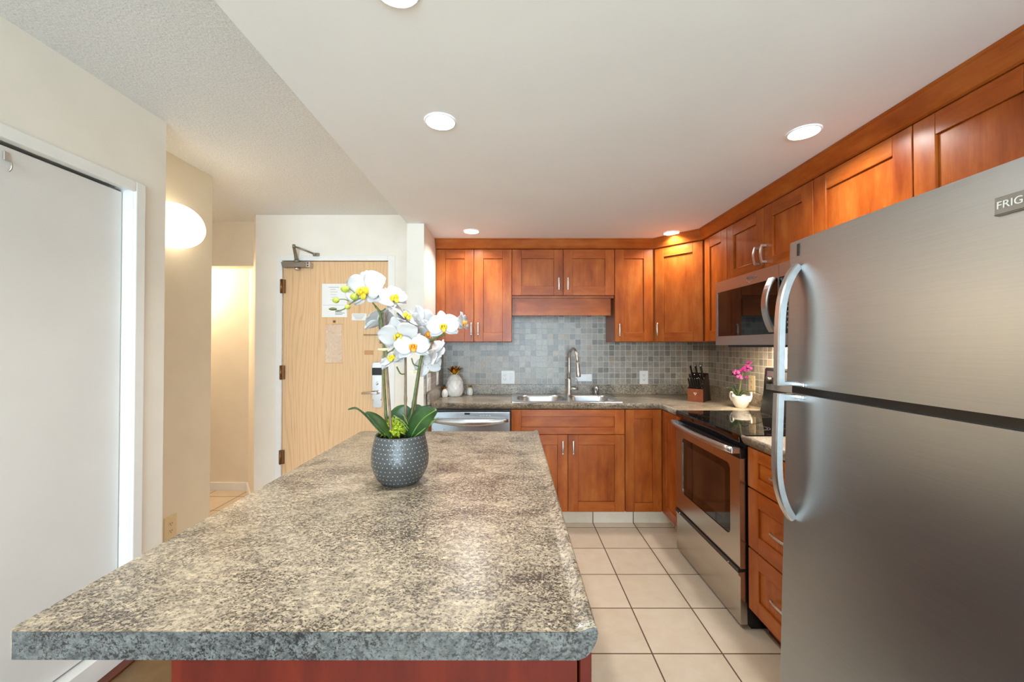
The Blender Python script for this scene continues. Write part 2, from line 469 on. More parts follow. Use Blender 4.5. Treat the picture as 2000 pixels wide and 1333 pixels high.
# entry wall with its door opening
DL, DR, DT = -1.853, -1.005, 2.024
YD = 3.257
mb = MB()
mb.box((-2.0195, YD, 0), (DL - 0.045, YD + 0.12, ZC)); mb.prism([(-2.076, YD), (-2.0195, YD), (-2.0195, YD + 0.0004), (-2.0757, YD + 0.0004)], 'z', 0, ZC); mb.box((DR + 0.045, YD, 0), (-0.742, YD + 0.12, ZC)); mb.box((DL - 0.045, YD, DT + 0.04), (DR + 0.045, YD + 0.12, ZC))
mb.build('wall_entry', 'wall', None, 'structure')
sbox('dark_door_backing', (-2.0, YD + 0.121, 0), (-0.743, YD + 0.15, ZC), 'black')  # added black slab, paints the dark seen through the door gaps
mb = MB()
for a, b in (((DL - 0.05, YD - 0.012, 0), (DL - 0.003, YD + 0.11, DT + 0.045)), ((DR + 0.003, YD - 0.012, 0), (DR + 0.058, YD + 0.11, DT + 0.045)), ((DL - 0.003, YD - 0.012, DT + 0.003), (DR + 0.003, YD + 0.11, DT + 0.045))):
    mb.box(a, b, 0, 0.003)
mb.build('trim_1', 'white', None, 'structure')
# angled wall and header of the side hall
mb = MB()
mb.prism([(-2.0765, YD + 0.0005), (-2.457, 3.767), (-2.36, 3.84), (-2.02, YD + 0.15), (-2.02, YD + 0.0005)], 'z', 0, ZC)
mb.build('wall_hall_corner', 'tan_wall', None, 'structure')
sbox('wall_hall_header', (-3.4, 3.43, 2.02), (-2.19, 3.55, ZC), 'tan_wall')
sbox('wall_hall_back', (-3.4, 3.767, 0), (-2.40, 3.88, ZC), 'tan_wall')
sbox('wall_hall_end', (-3.5, 1.6, 0), (-3.38, 3.9, ZC), 'tan_wall')
sbox('baseboard_hall', (-3.38, 3.753, 0.0), (-2.452, 3.767, 0.075), 'white', None, 0.003)
mb = MB(); mb.T = frame((-2.076, YD, 0), (-0.381, 0.51, 0), (-0.51, -0.381, 0)); mb.box((0.0, 0, 0), (0.625, 0.013, 0.075), 0, 0.003)
mb.build('baseboard_hall_corner', 'white', None, 'structure')
# left wall: closet opening, pier, set-back wall with the sconce
XL, XD = -1.643, -1.683
YJ = 1.742
mb = MB()
mb.box((-1.90, YJ, 0), (XL, 1.905, ZC)); mb.box((-1.78, -5.6, 2.028), (XL, YJ, ZC)); mb.box((-1.78, -5.6, 0), (XL, 0.05, 2.028))
mb.build('wall_left', 'wall', None, 'structure')
sbox('wall_sconce', (-2.0, 1.9051, 0), (-1.88, 2.52, ZC), 'tan_wall')
sbox('wall_closet_back', (-2.5, -5.6, 0), (-2.4, 2.0, ZC), 'black')  # closet walls coloured black to paint in the dark interior
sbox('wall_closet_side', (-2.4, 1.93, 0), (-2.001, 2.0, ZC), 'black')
sbox('baseboard_sconce', (-1.88, 1.906, 0), (-1.868, 2.52, 0.075), 'white')
mb = MB()     # closet casing: mitred side and head boards with a bead, and the jamb lining
for a, b in (((XL, YJ - 0.002, 0), (XL + 0.016, YJ + 0.044, 2.052)), ((XL, 0.0, 2.008), (XL + 0.016, YJ - 0.002, 2.052))): mb.box(a, b, 0, 0.004)
mb.box((XD - 0.06, YJ - 0.004, 0), (XL + 0.004, YJ + 0.002, 2.02), 0); mb.box((XD + 0.006, 0.05, 2.014), (XL + 0.004, YJ - 0.004, 2.022), 0)
mb.build('trim_2', 'white', None, 'structure')
mb = MB(); mb.box((XD - 0.02, 0.05, 0), (XL + 0.001, YJ - 0.004, 0.098), 0, 0.003); mb.build('trim_closet_sill', 'white', None, 'structure')
sbox('trim_floor_strip', (XL + 0.001, 0.05, 0.004), (XL + 0.045, 1.9, 0.014), 'woodin', None, 0.003)
# room behind the camera: wall with a wide window
mb = MB()
mb.box((-2.4, -5.6, 0), (-1.5, -5.48, ZC)); mb.box((1.5, -5.6, 0), (XR, -5.48, ZC)); mb.box((-1.5, -5.6, 2.3), (1.5, -5.48, ZC)); mb.box((-1.5, -5.6, 0), (1.5, -5.48, 0.05))
mb.build('wall_window', 'wall', None, 'structure')
mb = MB()
for a, b in (((-1.5, -5.56, 0.05), (-1.45, -5.5, 2.3)), ((1.45, -5.56, 0.05), (1.5, -5.5, 2.3)), ((-1.45, -5.56, 2.25), (1.45, -5.5, 2.3)), ((-1.45, -5.56, 0.05), (1.45, -5.5, 0.10)), ((-0.025, -5.56, 0.10), (0.025, -5.5, 2.25))):
    mb.box(a, b)
mb.build('window_1', 'white', None, 'structure')

# closet door (white slab) with its pivot hardware
d = sbox('door_1', (XD - 0.032, 0.06, 0.110), (XD, YJ - 0.009, 2.003), 'white_door', None, 0.002)
mb = MB(); mb.box((XD - 0.026, YJ - 0.06, 2.003), (XD - 0.006, YJ - 0.012, 2.011)); mb.tube([(XD - 0.016, YJ - 0.03, 2.004), (XD - 0.016, YJ - 0.03, 2.016)], 0.004)
mb.build('pivot_bracket', 'grey', d)
mb = MB(); mb.box((XD, 1.325, 1.955), (XD + 0.006, 1.338, 1.985), 0, 0.002); mb.tube(smooth_path([(XD, 1.333, 1.96), (XD + 0.018, 1.333, 1.95), (XD + 0.02, 1.333, 1.93), (XD + 0.012, 1.333, 1.92)]), 0.003)
mb.build('hook', 'nickel', d)

# entry door with hardware
d = sbox('door_2', (DL, YD + 0.004, 0.008), (DR, YD + 0.048, DT - 0.002), 'oak', None, 0.002)
for z in (1.82, 1.126, 0.448):
    mb = MB(); mb.tube([(DL - 0.006, YD - 0.013, z - 0.057), (DL - 0.006, YD - 0.013, z + 0.057)], 0.008, 0, 10)
    for k in (-0.024, 0.0, 0.024): mb.tube([(DL - 0.006, YD - 0.013, z + k - 0.001), (DL - 0.006, YD - 0.013, z + k + 0.001)], 0.0086, 0, 10)
    mb.box((DL - 0.018, YD - 0.0125, z - 0.055), (DL + 0.02, YD + 0.005, z + 0.055))
    mb.build('hinge', 'bronze', d)
lk = MB(); lk.prism(rrect(-1.123, 0.905, -1.048, 1.205, 0.012), 'y', YD - 0.018, YD + 0.004, 0, 0.003)
lk.prism(rrect(-1.121, 0.845, -1.05, 0.905, 0.01), 'y', YD - 0.008, YD + 0.004, 0, 0.002)
lk = lk.build('lock_plate', 'chrome', d)
mb = MB(); mb.box((-1.124, YD - 0.026, 1.105), (-1.047, YD - 0.012, 1.165), 0, 0.004); mb.build('card_reader_band', 'black', lk)
mb = MB(); mb.ball((-1.083, YD - 0.028, 1.04), (0.007, 0.01, 0.014)); mb.build('thumb_turn', 'chrome', lk)
mb = MB(); mb.lathe([(0.016, YD - 0.014), (0.016, YD - 0.036), (0.011, YD - 0.06)], (-1.082, 0, 0.968), axis='y', n=16)
mb.sweep(smooth_path([(-1.082, YD - 0.055, 0.968), (-1.11, YD - 0.06, 0.968), (-1.15, YD - 0.058, 0.966), (-1.195, YD - 0.05, 0.964)]), [(a * 0.006, b * 0.009) for a, b in arc((0, 0), 1, 0, 2 * PI * 11 / 12, 11)])
mb.build('lever_handle', 'nickel', lk)
cl = MB(); cl.prism([(-1.845, 2.008), (-1.835, 1.968), (-1.625, 1.968), (-1.625, 2.008)], 'y', YD - 0.05, YD + 0.004, 0, 0.003)
cl = cl.build('door_closer', 'closer', d)
mb = MB(); mb.box((-1.640, YD - 0.056, 1.966), (-1.612, YD + 0.003, 2.010), 0, 0.002)
for z in (1.978, 1.998): mb.lathe([(0.006, YD - 0.056), (0.006, YD - 0.0585)], (-1.626, 0, z), 1, 10, 'y')
mb.build('end_cap', ['nickel', 'slot'], cl)
mb = MB(); mb.lathe([(0.019, 1.968), (0.021, 1.955), (0.012, 1.945)], (-1.728, YD - 0.025, 0), n=18); mb.build('adjuster', 'nickel', cl)
mb = MB()
mb.lathe([(0.022, 2.008), (0.022, 2.02), (0.016, 2.03)], (-1.728, YD - 0.03, 0), n=16)
mb.sweep([(-1.728, YD - 0.03, 2.02), (-1.722, YD - 0.06, 2.07), (-1.713, YD - 0.10, 2.115)], [(-0.014, -0.005), (0.014, -0.005), (0.014, 0.005), (-0.014, 0.005)], scales=[1.0, 0.85, 0.7], smooth=False)
mb.lathe([(0.011, 2.108), (0.011, 2.134)], (-1.713, YD - 0.10, 0), n=14)
mb.tube([(-1.713, YD - 0.10, 2.12), (-1.65, YD - 0.075, 2.10), (-1.585, YD - 0.035, 2.075)], 0.007)
mb.ball((-1.585, YD - 0.03, 2.073), (0.014, 0.014, 0.012)); mb.box((-1.60, YD - 0.03, 2.060), (-1.555, YD - 0.0125, 2.086), 0, 0.002)
mb.build('closer_arm', 'closer', cl)
mb = MB(); mb.lathe([(0.010, YD + 0.003), (0.010, YD - 0.004), (0.007, YD - 0.006)], (-1.437, 0, 1.536), 0, 14, 'y'); mb.build('peephole', 'bronze', d)
mb = MB(); mb.box((-1.20, YD - 0.006, 1.425), (-1.055, YD + 0.003, 1.432)); mb.box((-1.062, YD - 0.03, 1.36), (-1.035, YD + 0.003, 1.50), 0, 0.003); mb.build('security_latch', 'bronze', d)
# papers on the door
def sheet(name, label, x0, x1, z0, z1, mat='paper'):
    t = thing(name, label, 'notice', ((x0 + x1) / 2, YD + 0.003, z0))
    mb = MB(); mb.box((x0, YD + 0.0008, z0), (x1, YD + 0.0036, z1)); mb.build('sheet', mat, t)
    return t
t = sheet('paper_notice', 'large white paper notice taped to the oak entry door, half behind the orchid buds', -1.538, -1.336, 1.572, 1.842)
mb = MB()
random.seed(3)
for k in range(5): mb.box((-1.47, YD, 1.795 - k * 0.021), (-1.47 + 0.03 + random.random() * 0.05, YD + 0.001, 1.797 - k * 0.021))
mb.box((-1.485, YD, 1.812), (-1.40, YD + 0.001, 1.815)); mb.box((-1.53, YD, 1.668), (-1.345, YD + 0.001, 1.6695))
for k in range(4): mb.box((-1.43, YD, 1.625 - k * 0.011), (-1.43 + 0.05 + random.random() * 0.03, YD + 0.001, 1.630 - k * 0.011))
mb.build('printing', 'ink', t)
t = sheet('door_label', 'small white printed label stuck on the door right of the large notice', -1.297, -1.178, 1.547, 1.601)
mb = MB()
for k in range(4): mb.box((-1.29 + k * 0.008, YD, 1.588 - k * 0.011), (-1.19 - k * 0.008, YD + 0.001, 1.591 - k * 0.011))
mb.build('printing', 'ink', t)
t = tag(MB().box((-1.195, YD + 0.002, 1.268), (-1.122, YD + 0.0038, 1.304)).build('door_sticker', 'tan_ink'), 'faded brown sticker on the oak door above the lock', 'sticker')
t = thing('plastic_sleeve', 'narrow empty clear plastic sleeve taped under the large notice', 'sleeve', (-1.438, YD + 0.003, 1.204))
mb = MB()
gx, gz = 8, 20
random.seed(11)
g = [[mb.v((-1.503 + 0.13 * i / gx, YD - 0.001 - 0.006 * random.random(), 1.204 + 0.309 * j / gz)) for i in range(gx + 1)] for j in range(gz + 1)]
for j in range(gz):
    for i in range(gx): mb.f([g[j][i], g[j][i + 1], g[j + 1][i + 1], g[j + 1][i]])
mb.build('film', 'film', t, recalc=False)
for z in (1.200, 1.512): MB().box((-1.505, YD + 0.001, z), (-1.37, YD + 0.0038, z + 0.004)).build('tape', 'tan_ink', t)

# ================================================================== CABINETS
def handle(parent, T, c, vertical=True, L=0.102, mat='nickel', style='bow'):
    """c = (x, z) on the door front, local frame T (x along, y out, z up)"""
    mb = MB(); mb.T = T
    x, z = c
    def P(s, o): return (x, o, z + s) if vertical else (x + s, o, z)
    if style == 'bow':
        pts = [P(L / 2 * math.sin(a), 0.021 + 0.030 * math.cos(a) * 0.35 + 0.0) for a in [(-1 + 2 * i / 12) * PI / 2 for i in range(13)]]
        pts = [P(-L / 2, 0.019)] + pts + [P(L / 2, 0.019)]
        up = (0, 1, 0)
        sec = [(a * 0.0058, b * 0.0034) for a, b in arc((0, 0), 1, 0, 2 * PI * 9 / 10, 9)]
        n = len(pts)
        mb.sweep(pts, sec, 0, [0.55 + 0.6 * math.sin(PI * i / (n - 1)) for i in range(n)], up)
        for s in (-1, 1):
            a, b = P(s * L * 0.42, 0.0195), P(s * L * 0.42, 0.030)
            mb.tube([a, b], 0.0045, 0, 8)
    else:
        for s in (-1, 1):
            a = P(s * (L / 2 - 0.006), 0.0); 
            mb.box((a[0] - 0.006, 0.0195, a[2] - 0.007), (a[0] + 0.006, 0.046, a[2] + 0.007), 0, 0.001)
        pts = [P(L / 2 * (-1 + 2 * i / 10), 0.044 + 0.010 * math.cos((-1 + 2 * i / 10) * PI / 2)) for i in range(11)]
        mb.sweep(pts, [(-0.0065, -0.003), (0.0065, -0.003), (0.0065, 0.003), (-0.0065, 0.003)], 0, None, (0, 1, 0), smooth=False)
    return mb.build('handle', mat, parent)

def shaker(parent, T, x0, x1, z0, z1, st=0.074, rl=None, name='door', y0=0.0005, th=0.0195, mats=('woodv', 'woodh', 'woodin')):
    rl = rl or st
    mb = MB(); mb.T = T; b = 0.0016
    mb.box((x0, y0, z0), (x0 + st, th, z1), 0, b, 1); mb.box((x1 - st, y0, z0), (x1, th, z1), 0, b, 1)
    mb.box((x0 + st, y0, z1 - rl), (x1 - st, th, z1), 1, b, 1); mb.box((x0 + st, y0, z0), (x1 - st, th, z0 + rl), 1, b, 1)
    pm = 0 if (z1 - z0) > 0.22 else 1
    mb.box((x0 + st - 0.002, y0, z0 + rl - 0.002), (x1 - st + 0.002, y0 + 0.003, z1 - rl + 0.002), 2)  # dark backing paints the shade in the panel groove
    mb.box((x0 + st + 0.0012, y0 + 0.003, z0 + rl + 0.0012), (x1 - st - 0.0012, th - 0.0095, z1 - rl - 0.0012), pm)
    return mb.build(name, list(mats), parent)

def cabinet(name, label, T, w, h, dpt, group, toe=0.0):
    """empty cabinet: T = frame at the lower front corner (x along the front, y out of it)"""
    base = T @ Vector((w / 2, -dpt / 2, -toe))
    t = thing(name, label, 'cabinet', base, group)
    mb = MB(); mb.T = T
    mb.box((0.0008, -dpt, 0), (w - 0.0008, -0.001, h), 0)
    mb.box((0.0005, -0.001, 0), (w - 0.0005, 0.0, h), 1)  # thin dark face paints the shade between the doors
    if toe: mb.box((0.0008, -dpt, -toe), (w - 0.0008, -0.075, 0), 1)
    mb.build('carcass', ['woodv', 'woodin'], t)
    return t
G = 0.0018
UG, BG = 'upper wall cabinets', 'base cabinets'
# back wall uppers (front of the boxes at Y=3.28)
def back_upper(x, z): return frame((x, 3.28, z), (1, 0, 0), (0, -1, 0))
Z0, Z1 = 1.372, 2.122
T = back_upper(-0.619, Z0)
t = cabinet('upper_cabinet', 'tall two-door upper cabinet at the left end, above the dishwasher', T, 0.614, Z1 - Z0, 0.307, UG)
dr = shaker(t, T, G, 0.307 - G, G, Z1 - Z0 - G); handle(dr, T, (0.307 - 0.021, 0.105))
dr = shaker(t, T, 0.307 + G, 0.614 - G, G, Z1 - Z0 - G); handle(dr, T, (0.307 + 0.034, 0.105))
T = back_upper(-0.005, 1.747)
t = cabinet('upper_cabinet', 'short wide two-door upper cabinet with a wooden valance, above the sink', T, 0.828, Z1 - 1.747, 0.307, UG)
dr = shaker(t, T, G, 0.414 - G, G, Z1 - 1.747 - G); handle(dr, T, (0.414 - 0.035, 0.095))
dr = shaker(t, T, 0.414 + G, 0.828 - G, G, Z1 - 1.747 - G); handle(dr, T, (0.414 + 0.038, 0.095))
mb = MB(); mb.T = T; mb.box((0.001, -0.035, 1.587 - 1.747), (0.805, -0.012, -0.020), 0, 0.0015); mb.box((0.001, -0.20, -0.02), (0.827, -0.004, 0.0), 0)
mb.build('valance', 'woodh', t)
T = back_upper(0.8245, Z0)
t = cabinet('upper_cabinet', 'narrow one-door upper cabinet right of the sink, beside the angled corner cabinet', T, 0.3165, Z1 - Z0, 0.307, UG)
dr = shaker(t, T, G, 0.3165 - 0.008, G, Z1 - Z0 - G); handle(dr, T, (0.038, 0.095))
# angled corner upper
A0, A1 = Vector((1.141, 3.262, 0)), Vector((1.411, 2.975, 0))
uu = (A1 - A0).normalized(); nn = Vector((uu.y, -uu.x, 0))
if nn.y > 0: nn = -nn
wl = (A1 - A0).length
T = frame(A0 - nn * 0.02 + Vector((0, 0, Z0)), uu, nn)
t = thing('upper_cabinet', 'angled one-door upper cabinet set across the back right corner', 'cabinet', (1.5, 3.3, Z0), UG)
mb = MB()
a, b = A0 - nn * 0.0205, A1 - nn * 0.0205
mb.prism([(1.1425, 3.585), (1.1425, 3.285), (a.x + 0.004, a.y - 0.004), (b.x - 0.002, b.y + 0.004), (1.433, 2.9765), (1.734, 2.9765), (1.734, 3.585)], 'z', Z0, Z1)
mb.build('carcass', ['woodv'], t)
dr = shaker(t, T, 0.008, wl - 0.010, G, Z1 - Z0 - G); handle(dr, T, (0.03, 0.10))
# right wall uppers (front of the boxes at X=1.43)
def right_upper(yfar, z): return frame((1.43, yfar, z), (0, -1, 0), (-1, 0, 0))
T = right_upper(2.974, Z0)
t = cabinet('upper_cabinet', 'narrow one-door upper cabinet between the angled corner cabinet and the microwave', T, 2.974 - 2.657, Z1 - Z0, 0.303, UG)
shaker(t, T, G + 0.006, 0.317 - G, G, Z1 - Z0 - G)
T = right_upper(2.656, 1.753)
HM = Z1 - 1.753
t = cabinet('upper_cabinet', 'short two-door upper cabinet directly above the microwave', T, 0.764, HM, 0.303, UG)
dr = shaker(t, T, G, 0.390 - G, G, HM - G); handle(dr, T, (0.390 - 0.044, 0.10), style='square')
dr = shaker(t, T, 0.390 + G, 0.764 - G, G, HM - G); handle(dr, T, (0.390 + 0.022, 0.10), style='square')
T = right_upper(1.891, 1.70)
HF = Z1 - 1.70
t = cabinet('upper_cabinet', 'one-door upper cabinet above the drawers, half hidden by the fridge top', T, 0.470, HF, 0.303, UG)
shaker(t, T, G, 0.470 - G, G, HF - G)
T = right_upper(1.420, 1.74)
t = cabinet('upper_cabinet', 'two-door upper cabinet over the fridge, nearest the camera', T, 0.78, Z1 - 1.74, 0.303, UG)
shaker(t, T, G, 0.385 - G, G, Z1 - 1.74 - G); shaker(t, T, 0.385 + G, 0.78 - G, G, Z1 - 1.74 - G)
# crown moulding that runs over all the uppers
mb = MB()
prof = [(-0.02, 0.0), (0.004, 0.0), (0.012, 0.004), (0.020, 0.020), (0.040, 0.064), (0.046, 0.068), (0.046, 0.0765), (-0.02, 0.0765)]
def miter_sweep(mb, path, normals, prof, m=0, z0=0.0, smooth=False):
    rings = []
    for i, p in enumerate(path):
        a = normals[max(i - 1, 0)]; b = normals[min(i, len(normals) - 1)]
        n = (a + b); n = n / (1 + a.dot(b))
        rings.append([(p[0] + n.x * d, p[1] + n.y * d, z0 + z) for d, z in prof])
    mb.loft(rings, m, True, True, smooth)
N1, N2, N3 = Vector((0, -1, 0)), nn, Vector((-1, 0, 0))
miter_sweep(mb, [(-0.619, 3.26), (1.141, 3.26), (1.411, 2.973), (1.411, 0.63)], [N1, N2, N3], prof, 0, 2.1228)
tag(mb.build('crown_moulding', 'woodh'), 'long cherry wood crown moulding between the upper cabinets and the white ceiling', 'moulding')

# ---- base cabinets, back run: box fronts at Y=3.005, doors out to 2.985
BZ, BH = 0.118, 0.754
def back_base(x): return frame((x, 3.005, BZ), (1, 0, 0), (0, -1, 0))
T = back_base(-0.012)
t = cabinet('base_cabinet', 'sink base cabinet with a wide false drawer front over two doors', T, 0.838, BH - 0.17, 0.575, BG, 0.118)
mb = MB(); mb.T = T; mb.box((0.0008, -0.02, BH - 0.17), (0.8372, 0.0, BH), 0); mb.build('front_rail', 'woodin', t)
shaker(t, T, G, 0.838 - G, 0.571, BH - G, st=0.074, rl=0.052, name='drawer_front')
dr = shaker(t, T, G, 0.419 - G, G, 0.567); handle(dr, T, (0.419 - 0.037, 0.474))
dr = shaker(t, T, 0.419 + G, 0.838 - G, G, 0.567); handle(dr, T, (0.419 + 0.040, 0.474))
# corner (lazy-susan) cabinet: two door leaves meeting in the inner corner
t = thing('base_cabinet', 'corner base cabinet with two door leaves meeting at the inner corner', 'cabinet', (1.4, 3.3, 0), BG)
mb = MB(); mb.prism([(0.828, 3.585), (0.828, 3.0055), (1.1205, 3.0055), (1.1205, 2.668), (1.735, 2.668), (1.735, 3.585)], 'z', BZ, BZ + BH)
mb.prism([(0.828, 3.585), (0.828, 3.08), (1.195, 3.08), (1.195, 2.668), (1.735, 2.668), (1.735, 3.585)], 'z', 0, BZ, 1)
mb.build('carcass', ['woodv', 'woodin'], t)
T = back_base(0.828); shaker(t, T, G, 0.268, G, BH - G, st=0.066, rl=0.066)
T = frame((1.12, 2.985, BZ), (0, -1, 0), (-1, 0, 0)); shaker(t, T, G, 0.313, G, BH - G, st=0.066, rl=0.066)
# tiled toe kicks
mb = MB(); mb.box((-0.012, 3.078, 0.0), (1.193, 3.0796, 0.105)); mb.box((1.193, 2.668, 0.0), (1.1946, 3.0796, 0.105)); mb.build('baseboard_kitchen', 'floor', None, 'structure')
# filler left of the dishwasher
tag(MB().box((-0.620, 2.99, 0.0), (-0.602, 3.55, 0.872)).build('filler_panel', 'woodv'), 'thin cherry filler panel between the stub wall and the dishwasher', 'panel')
# drawer base right of the range
def right_base(yfar): return frame((1.12, yfar, BZ), (0, -1, 0), (-1, 0, 0))
T = right_base(1.903)
t = cabinet('base_cabinet', 'three-drawer base cabinet between the range and the fridge', T, 0.46, BH - 0.012, 0.60, BG, 0.118)
for z0, z1 in ((0.0, 0.285), (0.289, 0.563), (0.567, 0.752)):
    dr = shaker(t, T, G, 0.46 - G, z0 + G, z1 - G, st=0.076, rl=0.055 if z1 > 0.6 else 0.070, name='drawer'); handle(dr, T, (0.23, (z0 + z1) / 2 - 0.004), vertical=False, L=0.13)

# ================================================================== WORKTOPS
EDGE = [(-0.034, 0.0), (-0.027, 0.0006), (-0.020, 0.0026), (-0.013, 0.0056), (-0.007, 0.0072), (-0.003, 0.0064), (-0.0006, 0.0030), (0.0, -0.002), (-0.001, -0.0085), (-0.0042, -0.0175), (-0.0105, -0.0285), (-0.018, -0.0360), (-0.028, -0.0405), (-0.034, -0.0405)]
TH = 0.0405
def slab(mb, x0, y0, x1, y1): mb.box((x0, y0, CT - TH), (x1, y1, CT))
# island worktop: rolled edge on the aisle side, cut ends, rounded left corners
mb = MB()
IX0, IX1, IY0, IY1 = -0.756, 0.1268, 0.6065, 2.021
poly = arc((IX0 + 0.014, IY0 + 0.014), 0.014, PI, 1.5 * PI, 5) + [(IX1 - 0.034, IY0), (IX1 - 0.034, IY1)] + arc((IX0 + 0.014, IY1 - 0.014), 0.014, PI / 2, PI, 5)
mb.prism(poly, 'z', CT - TH, CT, 0, 0.0008)
rings = [[(IX1 + d, y, CT + z) for d, z in EDGE] for y in (IY0, IY0 + 0.02, (IY0 + IY1) / 2, IY1 - 0.02, IY1)]
mb.loft(rings, 0, True, True, True)
iw = thing('island_worktop', 'large grey-beige granite-look island worktop with the orchid pot on it', 'worktop', (-0.3, 1.3, CT - TH))
mb.build('top', 'laminate', iw)
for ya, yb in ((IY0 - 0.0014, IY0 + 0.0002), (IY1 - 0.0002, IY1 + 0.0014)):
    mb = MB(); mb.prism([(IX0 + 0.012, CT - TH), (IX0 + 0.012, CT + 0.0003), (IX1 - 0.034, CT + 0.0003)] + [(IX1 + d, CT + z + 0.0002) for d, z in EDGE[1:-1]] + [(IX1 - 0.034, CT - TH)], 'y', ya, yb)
    e = mb.build('end_band', 'edgeshade', iw); e['label'] = 'laminate end band with cool shade in its colour'
# kitchen worktop: L shape with a sink cut-out, rolled front and upstand
SX0, SX1, SY0, SY1 = 0.006, 0.814, 3.045, 3.52
t = thing('kitchen_worktop', 'L-shaped granite-look worktop with the sink, running into the back right corner', 'worktop', (0.5, 3.28, CT - TH))
mb = MB()
FY, FX = 2.957, 1.073
slab(mb, -0.612, FY + 0.034, SX0, YB - 0.002); slab(mb, SX1, FY + 0.034, FX + 0.034, YB - 0.002)
slab(mb, SX0, FY + 0.034, SX1, SY0); slab(mb, SX0, SY1, SX1, YB - 0.002); slab(mb, FX + 0.034, 2.658, XR - 0.010, YB - 0.002)
miter_sweep(mb, [(-0.600, FY), (FX, FY), (FX, 2.658)], [N1, N3], EDGE, 0, CT, smooth=True)
mb.build('top', 'laminate', t)
mb = MB()
mb.box((-0.612, YB - 0.022, CT), (XR - 0.011, YB - 0.002, 1.0), 0, 0.002); mb.box((XR - 0.030, 2.62, CT), (XR - 0.011, YB - 0.022, 1.0), 0, 0.002); mb.box((-0.6128, 2.90, CT), (-0.594, YB - 0.022, 1.0), 0, 0.002)
mb.build('upstand', 'laminate', t)
t = thing('side_worktop', 'short granite-look worktop over the drawers between the range and the fridge', 'worktop', (1.4, 1.66, CT - TH))
mb = MB(); slab(mb, FX + 0.034, 1.432, XR - 0.011, 1.908); miter_sweep(mb, [(FX, 1.908), (FX, 1.432)], [N3], EDGE, 0, CT, smooth=True); mb.build('top', 'laminate', t)
mb = MB(); mb.box((XR - 0.030, 1.432, CT), (XR - 0.011, 1.86, 1.0), 0, 0.002); mb.build('upstand', 'laminate', t)

# ================================================================== ISLAND BASE
t = thing('kitchen_island', 'red-brown cherry cabinet base of the kitchen island under its worktop', 'island', (-0.2, 1.31, 0))
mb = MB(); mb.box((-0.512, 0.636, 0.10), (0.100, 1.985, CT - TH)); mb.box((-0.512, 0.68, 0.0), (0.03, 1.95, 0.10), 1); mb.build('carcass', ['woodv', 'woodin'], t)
mb = MB(); mb.box((-0.529, 0.632, 0.0), (-0.5125, 1.988, CT - TH), 0, 0.001); mb.build('side_panel', 'woodshade', t)
mb = MB(); mb.box((-0.512, 0.630, 0.02), (0.0985, 0.6358, CT - TH)); o = mb.build('end_panel', 'woodshade', t); o['label'] = 'cherry end panel with shade in its colour'
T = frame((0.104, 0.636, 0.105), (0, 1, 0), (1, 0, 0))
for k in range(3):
    dr = shaker(t, T, k * 0.449 + G, (k + 1) * 0.449 - G, G, 0.760, mats=('woodshade', 'woodshade', 'woodin')); handle(dr, T, (k * 0.449 + (0.41 if k != 1 else 0.04), 0.66))

# ================================================================== SINK, TAP
t = thing('sink', 'double bowl stainless steel sink set in the back worktop', 'sink', (0.41, 3.28, CT - 0.19))
mb = MB()
RX0, RX1, RY0, RY1 = -0.004, 0.824, 3.035, 3.53
bowls = [(0.035, 3.075, 0.425, 3.445, 0.12), (0.463, 3.075, 0.790, 3.445, 0.07)]
# rim plate with two bowl openings: stitch the outlines through a grid of strips
def ringpts(x0, y0, x1, y1, r, n=8): return rrect(x0, y0, x1, y1, r, n)
def fan_plate(mb, outer, inner, z, m=0):
    A = [mb.v((p[0], p[1], z)) for p in outer]; B = [mb.v((p[0], p[1], z + 0.0)) for p in inner]
    n = len(A)
    for i in range(n): mb.f([A[i], A[(i + 1) % n], B[(i + 1) % n], B[i]], m, False)
xm = 0.444
for (x0, y0, x1, y1, r), (ox0, ox1) in zip(bowls, ((RX0, xm), (xm, RX1))):
    inner = ringpts(x0, y0, x1, y1, r)
    outer = ringpts(ox0, RY0, ox1, RY1, 0.0005)
    zt = CT + 0.006
    fan_plate(mb, outer, inner, zt)
    rings = []
    for dz, k in ((0.0, 0.0), (-0.006, 0.004), (-0.02, 0.007), (-0.15, 0.016), (-0.178, 0.026), (-0.186, 0.05)):
        rings.append([(p[0], p[1], zt + dz) for p in ringpts(x0 + k, y0 + k, x1 - k, y1 - k, max(r - k * 0.5, 0.02))])
    R = mb.loft(rings, 0, True, False, True)
    mb.f(R[-1], 0)
o = [[(p[0], p[1], z) for p in rrect(RX0 - e, RY0 - e, RX1 + e, RY1 + e, 0.012, 4)] for e, z in ((-0.0005, CT + 0.006), (0.004, CT + 0.0055), (0.007, CT + 0.001))]
mb.loft(o, 0, True, False, True)
mb.build('basin', 'steel_smooth', t, recalc=False)
for (x0, y0, x1, y1, r) in bowls:
    mb = MB(); mb.lathe([(0.045, CT - 0.1798), (0.042, CT - 0.176), (0.03, CT - 0.1785), (0.001, CT - 0.179)], ((x0 + x1) / 2, (y0 + y1) / 2, 0), 0, 20, cap=False); mb.build('drain', 'chrome', t, recalc=False)
t = thing('faucet', 'tall brushed nickel gooseneck faucet behind the sink', 'faucet', (0.487, 3.487, CT + 0.006))
fx, fy = 0.487, 3.487
mb = MB(); mb.lathe([(0.027, CT + 0.0065), (0.026, CT + 0.014), (0.021, CT + 0.02), (0.0185, CT + 0.10), (0.0185, CT + 0.135), (0.014, CT + 0.150)], (fx, fy, 0), 0, 20)
mb.build('body', 'nickel', t)
mb = MB()
pts = [(fx, fy, CT + 0.14), (fx, fy, CT + 0.22), (fx, fy, CT + 0.32)]
cz, rr, dv = CT + 0.312, 0.098, Vector((0.20, -0.98, 0)).normalized()
